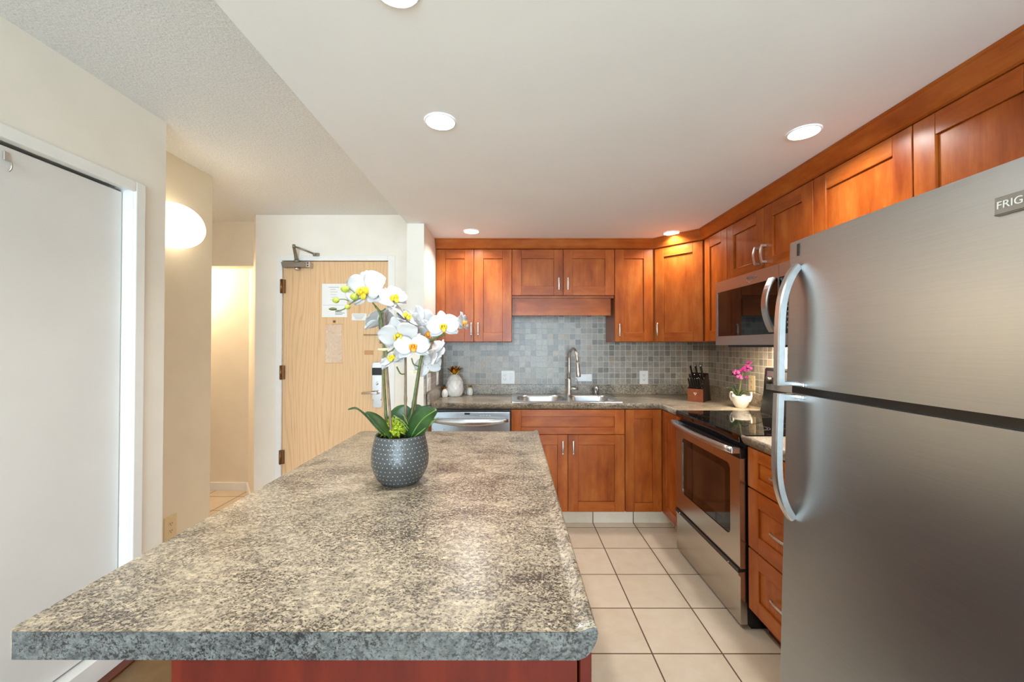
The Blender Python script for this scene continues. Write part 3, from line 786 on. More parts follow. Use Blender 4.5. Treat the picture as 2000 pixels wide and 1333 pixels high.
for i in range(1, 13):
    a = PI - PI * 0.97 * i / 12
    q = Vector((fx, fy, 0)) + dv * (rr + rr * math.cos(a)); pts.append((q.x, q.y, cz + rr * 0.92 * math.sin(a)))
q = Vector(pts[-1]); pts.append((q.x + 0.002, q.y - 0.003, q.z - 0.03))
mb.tube(pts, 0.0115, 0, 12); sp = mb.build('spout', 'nickel', t)
mb = MB(); q = Vector(pts[-1]); e = q + Vector((0.006, -0.012, -0.118))
mb.tube([q + (e - q) * k for k in (0, 0.03, 0.3, 0.7, 0.95, 1.0)], [0.012, 0.0145, 0.015, 0.019, 0.020, 0.016], 0, 14); mb.build('spray_head', 'nickel', t)
mb = MB(); mb.tube([(fx + 0.012, fy - 0.004, CT + 0.058), (fx + 0.075, fy - 0.012, CT + 0.058)], [0.0125, 0.014], 0, 14)
mb.sweep(smooth_path([(fx + 0.069, fy - 0.012, CT + 0.06), (fx + 0.074, fy - 0.02, CT + 0.10), (fx + 0.058, fy - 0.03, CT + 0.145)]), [(-0.007, -0.003), (0.007, -0.003), (0.007, 0.003), (-0.007, 0.003)], 0, None, (1, 0, 0))
mb.build('lever', 'nickel', t)
mb = MB(); mb.lathe([(0.021, CT + 0.0065), (0.021, CT + 0.075), (0.018, CT + 0.083), (0.002, CT + 0.085)], (0.722, 3.49, 0), 0, 20); mb.box((0.713, 3.466, CT + 0.055), (0.731, 3.472, CT + 0.068), 0)
tag(mb.build('air_gap', 'chrome'), 'short chrome air gap cap on the sink rim right of the faucet', 'sink fitting')

# ================================================================== DISHWASHER
t = thing('dishwasher', 'stainless steel dishwasher under the left end of the back worktop', 'dishwasher', (-0.307, 3.25, 0))
mb = MB(); mb.box((-0.600, 3.0, 0.10), (-0.014, 3.55, 0.868)); mb.box((-0.598, 3.06, 0), (-0.016, 3.5, 0.10)); mb.build('tub', 'black', t)
dd = MB(); dd.box((-0.598, 2.966, 0.105), (-0.016, 2.998, 0.856), 0, 0.006); dd = dd.build('door', 'steel', t)
mb = MB(); mb.box((-0.352, 2.9652, 0.836), (-0.312, 2.9662, 0.850)); mb.build('display', 'black', dd)
mb = MB()
sec = [(a * 0.026, b * 0.012) for a, b in arc((0, 0), 1, 0, 2 * PI * 15 / 16, 15)]
pts = [(-0.582 + 0.55 * i / 16, 2.966 - 0.052 * math.sin(PI * (0.06 + 0.88 * i / 16)) ** 0.75, 0.795 - 0.010 * math.sin(PI * i / 16)) for i in range(17)]
mb.sweep(pts, [(b, a) for a, b in sec], 0, [0.25 + 0.75 * math.sin(PI * (0.03 + 0.94 * i / 16)) ** 0.6 for i in range(17)], (0, 0, 1))
mb.build('handle', 'steel_smooth', dd)
for x in (-0.585, -0.50):
    mb = MB(); mb.lathe([(0.006, 2.9655), (0.004, 2.964)], (x, 0, 0.728), 0, 10, 'y'); mb.build('screw_cap', 'whiteplastic', dd)
for k in range(4): MB().box((-0.24 + k * 0.022, 2.9652, 0.828), (-0.226 + k * 0.022, 2.9662, 0.832)).build('indicator', 'whiteplastic', dd)

# ================================================================== RANGE
t = thing('range', 'stainless steel electric range with a black glass cooktop on the right', 'stove', (1.4, 2.28, 0))
RY0_, RY1_ = 1.913, 2.653
mb = MB(); mb.box((1.105, RY0_ + 0.004, 0.03), (1.735, RY1_ - 0.004, 0.885)); mb.box((1.13, RY0_ + 0.02, 0.0), (1.70, RY1_ - 0.02, 0.03)); mb.build('body', 'black', t)
mb = MB(); mb.prism([(1.068, 0.884), (1.066, 0.909), (1.074, 0.918), (1.64, 0.918), (1.64, 0.884)], 'y', RY0_, RY1_, 0, 0.002); ct = mb.build('cooktop', 'blackglass', t)
for x, y, r in ((1.24, 2.46, 0.105), (1.24, 2.10, 0.08), (1.48, 2.46, 0.08), (1.48, 2.10, 0.105)):
    for k in (0, 0.012):
        mb = MB()
        A = arc((x, y), r - k, 0, 2 * PI, 40); B = arc((x, y), r - k - 0.0015, 0, 2 * PI, 40)
        va = [mb.v((p[0], p[1], 0.9183)) for p in A[:-1]]; vb = [mb.v((p[0], p[1], 0.9183)) for p in B[:-1]]
        for i in range(40): mb.f([va[i], va[(i + 1) % 40], vb[(i + 1) % 40], vb[i]])
        mb.build('burner_ring', 'slot', ct)
mb = MB(); mb.prism([(1.618, 0.918), (1.640, 1.03), (1.652, 1.19), (1.660, 1.198), (1.735, 1.198), (1.735, 0.886), (1.6402, 0.886)], 'y', RY0_, RY1_, 0, 0.003); bg = mb.build('backguard', 'black', t)
def guard_x(z): return 1.640 + (z - 1.03) * 0.075
mb = MB(); mb.prism([(guard_x(1.06) - 0.003, 1.06), (guard_x(1.178) - 0.003, 1.178), (guard_x(1.178) + 0.004, 1.178), (guard_x(1.06) + 0.004, 1.06)], 'y', RY0_ + 0.025, RY1_ - 0.03, 0); cp = mb.build('control_panel', 'slate_steel', bg)
for y in (2.585, 2.512, 2.05, 1.98):
    mb = MB(); mb.lathe([(0.026, guard_x(1.12) - 0.003), (0.024, guard_x(1.12) - 0.022), (0.020, guard_x(1.12) - 0.03), (0.001, guard_x(1.12) - 0.031)], (0, y, 1.122), 0, 20, 'x')
    mb.box((guard_x(1.12) - 0.034, y - 0.005, 1.100), (guard_x(1.12) - 0.028, y + 0.005, 1.144), 0, 0.001); mb.build('knob', 'black', bg)
# oven door: steel frame round a dark window, black vent band on top, bowed handle
DZ0, DZ1 = 0.290, 0.842
od = MB()
XF = 1.070
inner = rrect(2.000, 0.412, 2.560, 0.762, 0.03, 6); outer = rrect(RY0_ + 0.002, DZ0, RY1_ - 0.002, DZ1 - 0.035, 0.0006, 6)
for x, flip in ((XF, 0), (XF + 0.03, 1)):
    A = [od.v((x, p[0], p[1])) for p in outer]; B = [od.v((x, p[0], p[1])) for p in inner]
    for i in range(len(A)): od.f([A[i], A[(i + 1) % len(A)], B[(i + 1) % len(A)], B[i]])
for loop in (inner, outer):
    A = [od.v((XF, p[0], p[1])) for p in loop]; B = [od.v((XF + 0.03, p[0], p[1])) for p in loop]
    for i in range(len(A)): od.f([A[i], A[(i + 1) % len(A)], B[(i + 1) % len(A)], B[i]])
bmesh.ops.remove_doubles(od.bm, verts=od.bm.verts, dist=0.00005)
od = od.build('oven_door', 'steel_warm', t)
mb = MB(); mb.prism(rrect(2.001, 0.413, 2.559, 0.761, 0.029, 6), 'x', XF + 0.004, XF + 0.012); mb.build('window', 'ovenglass', od)
mb = MB()
A = rrect(2.002, 0.414, 2.558, 0.760, 0.028, 6); B = rrect(2.055, 0.462, 2.505, 0.722, 0.01, 6)
va = [mb.v((XF + 0.0036, p[0], p[1])) for p in A]; vb = [mb.v((XF + 0.0036, p[0], p[1])) for p in B]
for i in range(len(A)): mb.f([va[i], va[(i + 1) % len(A)], vb[(i + 1) % len(A)], vb[i]])
mb.build('window_border', 'blackglass', od)
mb = MB(); mb.box((XF + 0.004, RY0_ + 0.002, DZ1 - 0.036), (XF + 0.034, RY1_ - 0.002, DZ1 + 0.012), 0, 0.002)
for k in range(24): mb.box((XF + 0.001, RY0_ + 0.14 + k * 0.02, DZ1 - 0.008), (XF + 0.006, RY0_ + 0.152 + k * 0.02, DZ1 + 0.004), 1)
mb.build('vent_band', ['black', 'slot'], od)
mb = MB()
pts = [(XF - 0.018 - 0.040 * math.sin(PI * (0.10 + 0.80 * i / 14)), RY0_ + 0.010 + (RY1_ - RY0_ - 0.02) * i / 14, DZ1 + 0.002) for i in range(15)]
mb.sweep(pts, [(-0.008, -0.013), (0.004, -0.017), (0.008, -0.013), (0.008, 0.013), (0.004, 0.016), (-0.008, 0.013)], 0, None, (0, 0, 1))
for y in (RY0_ + 0.018, RY1_ - 0.018): mb.box((XF - 0.034, y - 0.012, DZ1 - 0.012), (XF + 0.006, y + 0.012, DZ1 + 0.015), 0, 0.002)
mb.build('handle', 'steel_smooth', od)
sd = MB(); sd.prism([(1.070, 0.030), (1.073, 0.252), (1.060, 0.262), (1.060, 0.272), (1.100, 0.276), (1.104, 0.030)], 'y', RY0_ + 0.003, RY1_ - 0.003, 0, 0.001); sd = sd.build('storage_drawer', 'steel_warm', t)
mb = MB(); mb.box((1.062, RY0_ + 0.004, 0.2725), (1.104, RY1_ - 0.004, 0.289)); mb.build('drawer_gap', 'black', t)
for y in (RY0_ + 0.09, RY1_ - 0.07): MB().ball((1.061, y, 0.279), 0.004, 0, 8, 6).build('screw', 'chrome', t)

# ================================================================== MICROWAVE
t = thing('microwave', 'over-the-range stainless microwave with a dark glass door', 'microwave', (1.53, 2.275, 1.343))
MX, MY0, MY1, MZ0, MZ1 = 1.332, 1.896, 2.654, 1.345, 1.7515
mb = MB(); mb.box((MX + 0.03, MY0, MZ0), (1.735, MY1, MZ1), 0, 0.002); mb.box((MX + 0.05, MY0 + 0.05, MZ0 - 0.012), (1.66, MY1 - 0.06, MZ0)); mb.build('case', 'black', t)
md = MB()
DV = 2.021
outer = rrect(DV + 0.001, MZ0, MY1, MZ1, 0.0006, 4); inner = rrect(DV + 0.010, MZ0 + 0.056, MY1 - 0.024, MZ1 - 0.068, 0.004, 4)
for x in (MX, MX + 0.028):
    A = [md.v((x, p[0], p[1])) for p in outer]; B = [md.v((x, p[0], p[1])) for p in inner]
    for i in range(len(A)): md.f([A[i], A[(i + 1) % len(A)], B[(i + 1) % len(A)], B[i]])
for loop in (inner, outer):
    A = [md.v((MX, p[0], p[1])) for p in loop]; B = [md.v((MX + 0.028, p[0], p[1])) for p in loop]
    for i in range(len(A)): md.f([A[i], A[(i + 1) % len(A)], B[(i + 1) % len(A)], B[i]])
bmesh.ops.remove_doubles(md.bm, verts=md.bm.verts, dist=0.00005)
md = md.build('door', 'slate_steel', t)
mb = MB(); mb.box((MX + 0.003, DV + 0.010, MZ0 + 0.056), (MX + 0.012, MY1 - 0.024, MZ1 - 0.068)); mb.build('window', 'blackglass', md)
mb = MB()
pts = [(MX - 0.006 - 0.048 * math.sin(PI * (0.04 + 0.92 * i / 14)) ** 0.8, DV + 0.030, MZ0 + 0.068 + (MZ1 - MZ0 - 0.136) * i / 14) for i in range(15)]
mb.sweep(pts, [(-0.019, -0.007), (0.019, -0.007), (0.021, 0.0), (0.019, 0.007), (-0.019, 0.007), (-0.021, 0.0)], 0, None, (1, 0, 0), smooth=False)
mb.build('handle', 'steel_smooth', md)
for za, zb in ((MZ1 - 0.068, MZ1), (MZ0, MZ0 + 0.056)): MB().box((MX, MY0, za), (MX + 0.03, DV - 0.001, zb), 0, 0.001).build('control_trim', 'slate_steel', t)
cp = MB(); cp.box((MX + 0.002, MY0, MZ0 + 0.056), (MX + 0.03, DV - 0.001, MZ1 - 0.068)); cp = cp.build('control_panel', 'blackglass', t)
for r in range(7):
    for k in range(3): MB().box((MX + 0.001, MY0 + 0.025 + k * 0.03, MZ0 + 0.08 + r * 0.026), (MX + 0.0022, MY0 + 0.04 + k * 0.03, MZ0 + 0.09 + r * 0.026)).build('key', 'grey', cp)
def text(body, parent, T, size, mat, name, extrude=0.0004):
    cu = bpy.data.curves.new(name, 'FONT'); cu.body = body; cu.size = size; cu.extrude = extrude; cu.align_x = 'LEFT'
    cu.materials.append(M[mat])
    tmp = bpy.data.objects.new('lettering', cu)
    o = bpy.data.objects.new(name, bpy.data.meshes.new_from_object(tmp)); COL.objects.link(o)
    bpy.data.objects.remove(tmp)
    o.parent = parent
    off = Vector((0, 0, 0)); q = parent
    while q is not None: off += q.location; q = q.parent
    o.matrix_local = Matrix.Translation(-off) @ T
    return o
# text frame: reading direction u, up z, facing n
def tframe(o, u, up):
    u, up = Vector(u), Vector(up); n = u.cross(up); o = Vector(o)
    return Matrix(((u.x, up.x, n.x, o.x), (u.y, up.y, n.y, o.y), (u.z, up.z, n.z, o.z), (0, 0, 0, 1)))
text('Whirlpool', md, tframe((MX - 0.0006, 2.302, MZ1 - 0.036), (0, -1, 0), (0, 0, 1)), 0.023, 'grey', 'logo')
mb = MB(); mb.T = frame((MX - 0.0003, 2.29, MZ1 - 0.036), (0, -1, 0), (-1, 0, 0))
mb.tube([(0.022 + 0.028 * math.cos(a), 0.0, -0.001 + 0.015 * math.sin(a)) for a in [PI * 0.95 + PI * 0.95 * i / 20 for i in range(21)]], 0.0009, 0, 6); mb.build('logo_ring', 'chrome', md)

# ================================================================== FRIDGE (leans back a little on its feet)
FR = thing('refrigerator', 'tall stainless steel top-freezer refrigerator at the right edge', 'refrigerator', (0.899, 1.0, 0.0))
FW0, FW1 = 0.632, 1.392         # width along Y
fx0 = 0.899                      # door front
mb = MB(); mb.box((fx0 + 0.075, FW0 + 0.004, 0.045), (fx0 + 0.74, FW1 - 0.004, 1.672), 0, 0.006); mb.build('body', 'grey', FR)
mb = MB(); mb.box((fx0 + 0.045, FW0 + 0.01, 0.03), (fx0 + 0.075, FW1 - 0.01, 0.10)); mb.build('toe_grille', 'black', FR)
for y in (FW0 + 0.06, FW1 - 0.06):
    mb = MB(); mb.lathe([(0.018, 0.0), (0.018, 0.012), (0.008, 0.014), (0.008, 0.05)], (fx0 + 0.10, y, 0), n=14); mb.build('foot', 'black', FR)
mb = MB(); mb.box((fx0 + 0.02, FW0 + 0.006, 1.165), (fx0 + 0.074, FW1 - 0.006, 1.220)); mb.box((fx0 + 0.062, FW0 + 0.006, 0.11), (fx0 + 0.0748, FW1 - 0.006, 1.675)); mb.build('gasket', 'black', FR)
def fdoor(z0, z1, name, label):
    mb = MB()
    pl = arc((fx0 + 0.012, FW1 - 0.012), 0.012, PI, PI / 2, 5) + [(fx0 + 0.060, FW1), (fx0 + 0.060, FW0)] + arc((fx0 + 0.012, FW0 + 0.012), 0.012, -PI / 2, -PI, 5)
    # slightly bowed front
    pl += [(fx0 - 0.006 * math.sin(PI * (y - FW0) / (FW1 - FW0)), y) for y in [FW0 + 0.012 + (FW1 - FW0 - 0.024) * i / 12 for i in range(1, 12)]]
    mb.prism(pl, 'z', z0, z1, 0, 0.003, smooth=False)
    o = mb.build(name, 'steel', FR); o['label'] = label
    return o
GZ0, GZ1 = 1.183, 1.207
up = fdoor(GZ1, 1.692, 'freezer_door', 'upper freezer door'); lo = fdoor(0.105, GZ0, 'fridge_door', 'lower fridge door')
HY = 1.338
def fhandle(parent, z_in, z_out, sgn):
    """bar standing off the door; mounts beside the gap (z_in) and curves back to the door at z_out"""
    mb = MB()
    L = abs(z_out - z_in); s = 1 if z_out > z_in else -1
    prof = [(0.0, 0.052), (0.12, 0.053), (0.45, 0.054), (0.62, 0.052), (0.74, 0.046), (0.84, 0.035), (0.93, 0.019), (1.0, 0.0)]
    pts = smooth_path([(fx0 - 0.004 - d, HY, z_in + s * L * k) for k, d in prof], 5)
    mb.sweep(pts, [(-0.0145, -0.009), (-0.010, -0.0125), (0.010, -0.0125), (0.0145, -0.009), (0.0145, 0.009), (-0.0145, 0.009)], 0, None, (1, 0, 0), smooth=False)
    mb.box((fx0 - 0.066, HY - 0.0135, min(z_in, z_in + s * 0.022)), (fx0 + 0.002, HY + 0.0135, max(z_in, z_in + s * 0.014)), 0, 0.002)
    mb.box((fx0 - 0.010, HY - 0.045, min(z_in, z_in + s * 0.012)), (fx0 + 0.004, HY + 0.0135, max(z_in, z_in + s * 0.012)), 0, 0.002)
    return mb.build('handle', 'steel_smooth', parent)
fhandle(up, GZ1 + 0.002, 1.605, 1); fhandle(lo, GZ0 - 0.002, 0.775, -1)
bd = MB(); bd.box((fx0 - 0.0095, 0.655, 1.592), (fx0 + 0.002, 0.786, 1.628), 0, 0.001); bd.box((fx0 - 0.0098, 0.655, 1.5935), (fx0 - 0.009, 0.786, 1.5945), 1)
bd = bd.build('badge', ['badgegrey', 'slot'], up)
text('FRIGIDAIRE', bd, tframe((fx0 - 0.0105, 0.7825, 1.6045), (0, -1, 0), (0, 0, 1)), 0.0205, 'whiteplastic', 'logo')
mb = MB(); mb.box((fx0 - 0.004, 1.334, 1.640), (fx0 + 0.002, 1.344, 1.680), 0, 0.001); mb.build('hinge_marker', 'slot', up)
FR.rotation_euler = (0, math.radians(1.75), 0)

# ================================================================== LIGHTS
for i, ((x, y), lab) in enumerate(zip(DOWNLIGHTS, (
        'recessed ceiling light above the island, left of centre', 'recessed ceiling light near the fridge and right upper cabinets',
        'small recessed ceiling light in front of the left end upper cabinet', 'recessed ceiling light in front of the angled corner cabinet',
        'recessed ceiling light cut off by the top edge of the photo',))):
    t = thing('recessed_light', lab, 'ceiling light', (x, y, ZS), 'recessed kitchen ceiling lights')
    mb = MB(); mb.lathe([(0.061, ZS - 0.0002), (0.060, ZS - 0.003), (0.056, ZS - 0.006), (0.054, ZS - 0.005), (0.054, ZS - 0.0002)], (x, y, 0), n=32, cap=False); mb.build('trim_ring', 'soffit', t)
    mb = MB(); mb.lathe([(0.0005, ZS - 0.0055), (0.054, ZS - 0.0050), (0.054, ZS - 0.001), (0.0005, ZS - 0.001)], (x, y, 0), n=28, cap=False, smooth=False); mb.build('lens', 'lens', t)
t = thing('wall_lamp', 'lit round opal glass wall lamp on the cream wall at left', 'wall lamp', (-1.88, 2.2, 1.997))
mb = MB()
rings = []
for j in range(0, 13):
    a = math.radians(-14 + 104 * j / 12)
    rx, k = math.sin(a) * 0.115, max(math.cos(a), 0.0) ** 0.72
    rings.append([(-1.850 + rx, 2.2 + 0.158 * k * math.cos(2 * PI * i / 36), 1.998 + 0.121 * k * math.sin(2 * PI * i / 36)) for i in range(36)])
mb.loft(rings, 0, True, True, True); mb.build('glass_shade', 'globe', t)
mb = MB(); mb.lathe([(0.075, -1.8799), (0.075, -1.868)], (0, 2.2, 1.998), 0, 28, 'x'); mb.build('mount', 'white', t)

# ================================================================== OUTLETS AND SWITCHES
def plate(name, label, T, w, h, kinds, mat='whiteplastic', group='wall plates', cat='outlet'):
    """T: frame at plate centre, x along the wall, y out"""
    t = thing(name, label, cat, T @ Vector((0, 0, 0)), group)
    mb = MB(); mb.T = T; mb.box((-w / 2, 0.0004, -h / 2), (w / 2, 0.006, h / 2), 0, 0.002); mb.build('cover_plate', mat, t)
    for x, k in kinds:
        if k == 'o':
            mb = MB(); mb.T = T
            for z in (-0.020, 0.020):
                mb.prism(rrect(x - 0.017, z - 0.0145, x + 0.017, z + 0.0145, 0.010, 4), 'y', 0.005, 0.0072)
                mb.box((x - 0.008, 0.007, z - 0.004), (x - 0.005, 0.0076, z + 0.006), 1); mb.box((x + 0.005, 0.007, z - 0.003), (x + 0.008, 0.0076, z + 0.005), 1); mb.box((x - 0.002, 0.007, z - 0.011), (x + 0.002, 0.0076, z - 0.007), 1)
            mb.build('receptacle', [mat, 'slot'], t)
        else:
            mb = MB(); mb.T = T; mb.prism([(0.0055, -0.032), (0.0075, -0.032), (0.011, 0.030), (0.0055, 0.032)], 'x', x - 0.0165, x + 0.0165, 0); mb.build('rocker', mat, t)
    return t
BT = YB - 0.001
plate('wall_outlet', 'white double plate with outlet and switch left of the sink', frame((-0.040, BT, 1.062), (1, 0, 0), (0, -1, 0)), 0.120, 0.118, [(-0.028, 'o'), (0.027, 's')])
plate('wall_outlet', 'white single outlet on the tiles right of the sink', frame((1.162, BT, 1.060), (1, 0, 0), (0, -1, 0)), 0.076, 0.120, [(0, 'o')])
plate('wall_outlet', 'white horizontal outlet plate half hidden behind the faucet', frame((0.630, BT, 1.058), (0, 0, 1), (0, -1, 0), (1, 0, 0)), 0.064, 0.145, [(0, 's')])
plate('wall_outlet', 'almond outlet on the right tile wall behind the purple orchid', frame((XR - 0.0092, 2.935, 1.062), (0, -1, 0), (-1, 0, 0)), 0.078, 0.125, [(0, 'o')], 'almond')
plate('wall_switch', 'wide white switch plate at the front edge of the left tile wall', frame((-0.6128, 2.945, 1.075), (0, 1, 0), (1, 0, 0)), 0.12, 0.125, [(-0.026, 's'), (0.026, 's')], 'whiteplastic', cat='switch')
plate('wall_switch', 'narrow white switch plate deep on the left tile wall', frame((-0.6128, 3.29, 1.085), (0, 1, 0), (1, 0, 0)), 0.075, 0.12, [(0, 's')], 'whiteplastic', cat='switch')
plate('wall_outlet', 'almond outlet low on the cream wall below the wall lamp', frame((-1.88, 2.228, 0.345), (0, 1, 0), (1, 0, 0)), 0.080, 0.125, [(0, 'o')], 'almond')

# ================================================================== COUNTER THINGS
def pineapple(name, label, cat, x, y, r, h, crown_h, lid=False, group=None):
    t = thing(name, label, cat, (x, y, CT), group)
    mb = MB(); n, rows = 60, 34
    rings = []
    for j in range(rows + 1):
        u = j / rows
        prof = [(0.0, 0.74), (0.08, 0.88), (0.25, 0.98), (0.42, 1.0), (0.6, 0.95), (0.76, 0.82), (0.88, 0.64), (0.96, 0.46), (1.0, 0.34)]
        rr = next((a[1] + (b[1] - a[1]) * (u - a[0]) / (b[0] - a[0]) for a, b in zip(prof, prof[1:]) if u <= b[0]), 0.34) * r
        def relief(a): return 1 + 0.055 * (abs(math.cos(5 * a + 9.5 * u)) * abs(math.cos(5 * a - 9.5 * u)) - 0.3) * min(1, 6 * u, 5 * (1.02 - u))
        rings.append([(x + rr * relief(2 * PI * i / n) * math.cos(2 * PI * i / n), y + rr * relief(2 * PI * i / n) * math.sin(2 * PI * i / n), CT + h * u) for i in range(n)])
    mb.loft(rings, 0, True, True, True); mb.build('jar', 'ceramic', t)
    if lid:
        mb = MB(); mb.lathe([(r * 0.93, CT + h * 0.735), (r * 0.95, CT + h * 0.745), (r * 0.93, CT + h * 0.755)], (x, y, 0), 0, 28); mb.build('lid_rim', 'ceramic', t)
    mb = MB()
    for ring, (nb, lean, hh) in enumerate(((8, 0.75, 0.75), (7, 0.45, 0.95), (5, 0.15, 1.0))):
        for i in range(nb):
            a = 2 * PI * (i + 0.5 * ring) / nb
            dx, dy = math.cos(a), math.sin(a); b0 = r * 0.26
            base = Vector((x + dx * b0 * 0.6, y + dy * b0 * 0.6, CT + h * 0.97)); tip = base + Vector((dx * lean * crown_h, dy * lean * crown_h, hh * crown_h))
            side = Vector((-dy, dx, 0)) * r * 0.17
            mid = base.lerp(tip, 0.5) + Vector((0, 0, crown_h * 0.10))
            vs_ = [mb.v(base - side), mb.v(base + side), mb.v(mid + side), mb.v(mid - side), mb.v(tip)]
            b2 = [mb.v(p.co - Vector((dx, dy, 0)) * r * 0.05) for p in vs_]
            for q in ((0, 1, 2, 3), (3, 2, 4)):
                mb.f([vs_[k] for k in q]); mb.f([b2[k] for k in q[::-1]])
            for k0, k1 in ((0, 1), (1, 2), (2, 4), (4, 3), (3, 0)): mb.f([vs_[k0], b2[k0], b2[k1], vs_[k1]])
    mb.lathe([(r * 0.30, CT + h * 0.96), (r * 0.24, CT + h + crown_h * 0.35)], (x, y, 0), 0, 12); mb.build('crown', 'gold', t)
    return t
pineapple('pineapple_jar', 'large white pineapple-shaped ceramic jar with a gold crown', 'jar', -0.492, 3.44, 0.075, 0.185, 0.075, True)
pineapple('pineapple_shaker', 'small white pineapple shaker left of the large pineapple jar', 'shaker', -0.562, 3.36, 0.027, 0.068, 0.022, group='pineapple shakers')
pineapple('pineapple_shaker', 'small white pineapple shaker right of the large pineapple jar', 'shaker', -0.368, 3.50, 0.026, 0.066, 0.022, group='pineapple shakers')

# knife block, turned towards the aisle, with its knives
kb0 = Vector((1.352, 3.135, CT))
nf = Vector((-0.70, -0.714, 0)); uf = Vector((0.714, -0.70, 0))
KT = frame(kb0, uf, nf)          # x along the front face, y out of it
t = thing('knife_block', 'dark wooden knife block in the corner of the back worktop', 'knife block', kb0 + uf * 0.055 - nf * 0.07)
mb = MB(); mb.T = KT
side = [(0, 0), (0, 0.100), (-0.018, 0.112), (-0.070, 0.200), (-0.115, 0.215), (-0.165, 0.0)]
mb.prism(side, 'x', 0.003, 0.117, 1); mb.prism([(0.0, 0.0), (0.0, 0.097), (0.004, 0.097), (0.004, 0.0)], 'x', 0.003, 0.117, 0, 0.001)
mb.build('block', ['blockwood', 'blockdark'], t)
mb = MB(); mb.T = KT
for x, z, w, h in ((0.048, 0.058, 0.010, 0.012), (0.061, 0.058, 0.010, 0.012), (0.054, 0.048, 0.012, 0.012)): mb.prism([(x, z + h), (x + w / 2, z), (x + w, z + h), (x + w / 2, z + h * 0.8)], 'y', 0.0038, 0.0048)
mb.build('emblem', 'whiteplastic', t)
kd = Vector((0, 0.46, 0.89)).normalized()
def knife(label, x, y, z, L, r, group):
    p = KT @ Vector((x, y, z)); d = (KT.to_3x3() @ kd).normalized()
    k = thing('knife', label, 'knife', p, group)
    mb = MB(); sec = [(a * 1.0, b * 0.62) for a, b in arc((0, 0), 1, 0, 2 * PI * 9 / 10, 9)]
    pts = [p + d * (L * s) for s in (0.0, 0.06, 0.3, 0.6, 0.85, 0.97, 1.0)]
    mb.sweep(pts, [(a * r, b * r) for a, b in sec], 0, [0.95, 1.0, 1.05, 0.9, 1.05, 1.0, 0.7], tuple(KT.to_3x3() @ Vector((1, 0, 0)))); mb.build('grip', 'black', k)
    MB().ball(tuple(pts[-2] + d * 0.001 + (KT.to_3x3() @ Vector((0, 1, 0))) * r * 0.7), r * 0.42, 0, 8, 6).build('rivet', 'chrome', k)
    MB().ball(tuple(pts[0] + d * 0.004), (r * 0.9, r * 0.9, r * 0.5), 0, 8, 6).build('bolster', 'chrome', k)
for i in range(6): knife('steak knife in the low front row of six, %s from the left' % ('first', 'second', 'third', 'fourth', 'fifth', 'sixth')[i], 0.018 + i * 0.0168, -0.007, 0.106, 0.084, 0.0074, 'steak knives in the block')
for i, q in enumerate(('left', 'middle', 'right')): knife('%s knife of the second row in the knife block' % q, 0.020 + i * 0.039, -0.030, 0.134, 0.086, 0.0088, 'knives in the second row of the block')
for i, q in enumerate(('left', 'middle', 'right')): knife('large-handled %s knife in the top row of the knife block' % q, 0.022 + i * 0.038, -0.055, 0.176, 0.114, 0.0115, 'large knives in the top row of the block')

# purple orchid in a white cup
ox, oy = 1.577, 2.80
t = thing('purple_orchid', 'small purple orchid in a white two-handled cup beside the range', 'potted plant', (ox, oy, CT))
mb = MB(); mb.lathe([(0.034, CT), (0.036, CT + 0.008), (0.044, CT + 0.018), (0.055, CT + 0.045), (0.059, CT + 0.078), (0.060, CT + 0.084), (0.056, CT + 0.084), (0.053, CT + 0.07), (0.002, CT + 0.066)], (ox, oy, 0), n=28, cap=True); cup = mb.build('pot', 'ceramic', t)
for a in (PI * 0.86, -PI * 0.28):
    mb = MB(); dx, dy = math.cos(a), math.sin(a)
    mb.tube(smooth_path([(ox + dx * 0.054, oy + dy * 0.054, CT + 0.045), (ox + dx * 0.066, oy + dy * 0.066, CT + 0.075), (ox + dx * 0.062 - dy * 0.012, oy + dy * 0.062 + dx * 0.012, CT + 0.104), (ox + dx * 0.05 - dy * 0.026, oy + dy * 0.05 + dx * 0.026, CT + 0.098), (ox + dx * 0.05 - dy * 0.034, oy + dy * 0.05 + dx * 0.034, CT + 0.075)]), 0.0055, 0, 10)
    mb.build('cup_handle', 'ceramic', cup)
mb = MB(); mb.lathe([(0.0525, CT + 0.0665), (0.03, CT + 0.072), (0.001, CT + 0.073)], (ox, oy, 0), n=18, cap=False); mb.build('soil', 'soil', t, recalc=False)

# ================================================================== PLANTS
def blade(path, width, fold=0.25, thick=0.0016, k=5, wshape=None, up=(0, 0, 1), twist=0.0):
    """a leaf as a closed thin solid along a path"""
    P = smooth_path(path, k); n = len(P); up = Vector(up)
    mb = MB(); rings = []
    for i, p in enumerate(P):
        t_ = (P[min(i + 1, n - 1)] - P[max(i - 1, 0)]).normalized()
        s = t_.cross(up)
        if s.length < 1e-3: s = Vector((1, 0, 0))
        s.normalize(); w = s.cross(t_).normalized()
        if twist:
            a = twist * i / (n - 1); s, w = s * math.cos(a) + w * math.sin(a), w * math.cos(a) - s * math.sin(a)
        u = i / (n - 1)
        hw = width / 2 * (wshape(u) if wshape else (math.sin(PI * (0.12 + 0.86 * u)) ** 0.7))
        hw = max(hw, 0.0006)
        pr = [(-1, fold), (-0.5, fold * 0.3), (0, 0), (0.5, fold * 0.3), (1, fold)]
        top = [p + s * (a * hw) + w * (b * hw + thick / 2) for a, b in pr]
        bot = [p + s * (a * hw) + w * (b * hw - thick / 2) for a, b in pr[::-1]]
        rings.append(top + bot)
    mb.loft(rings, 0, True, True, True)
    return mb

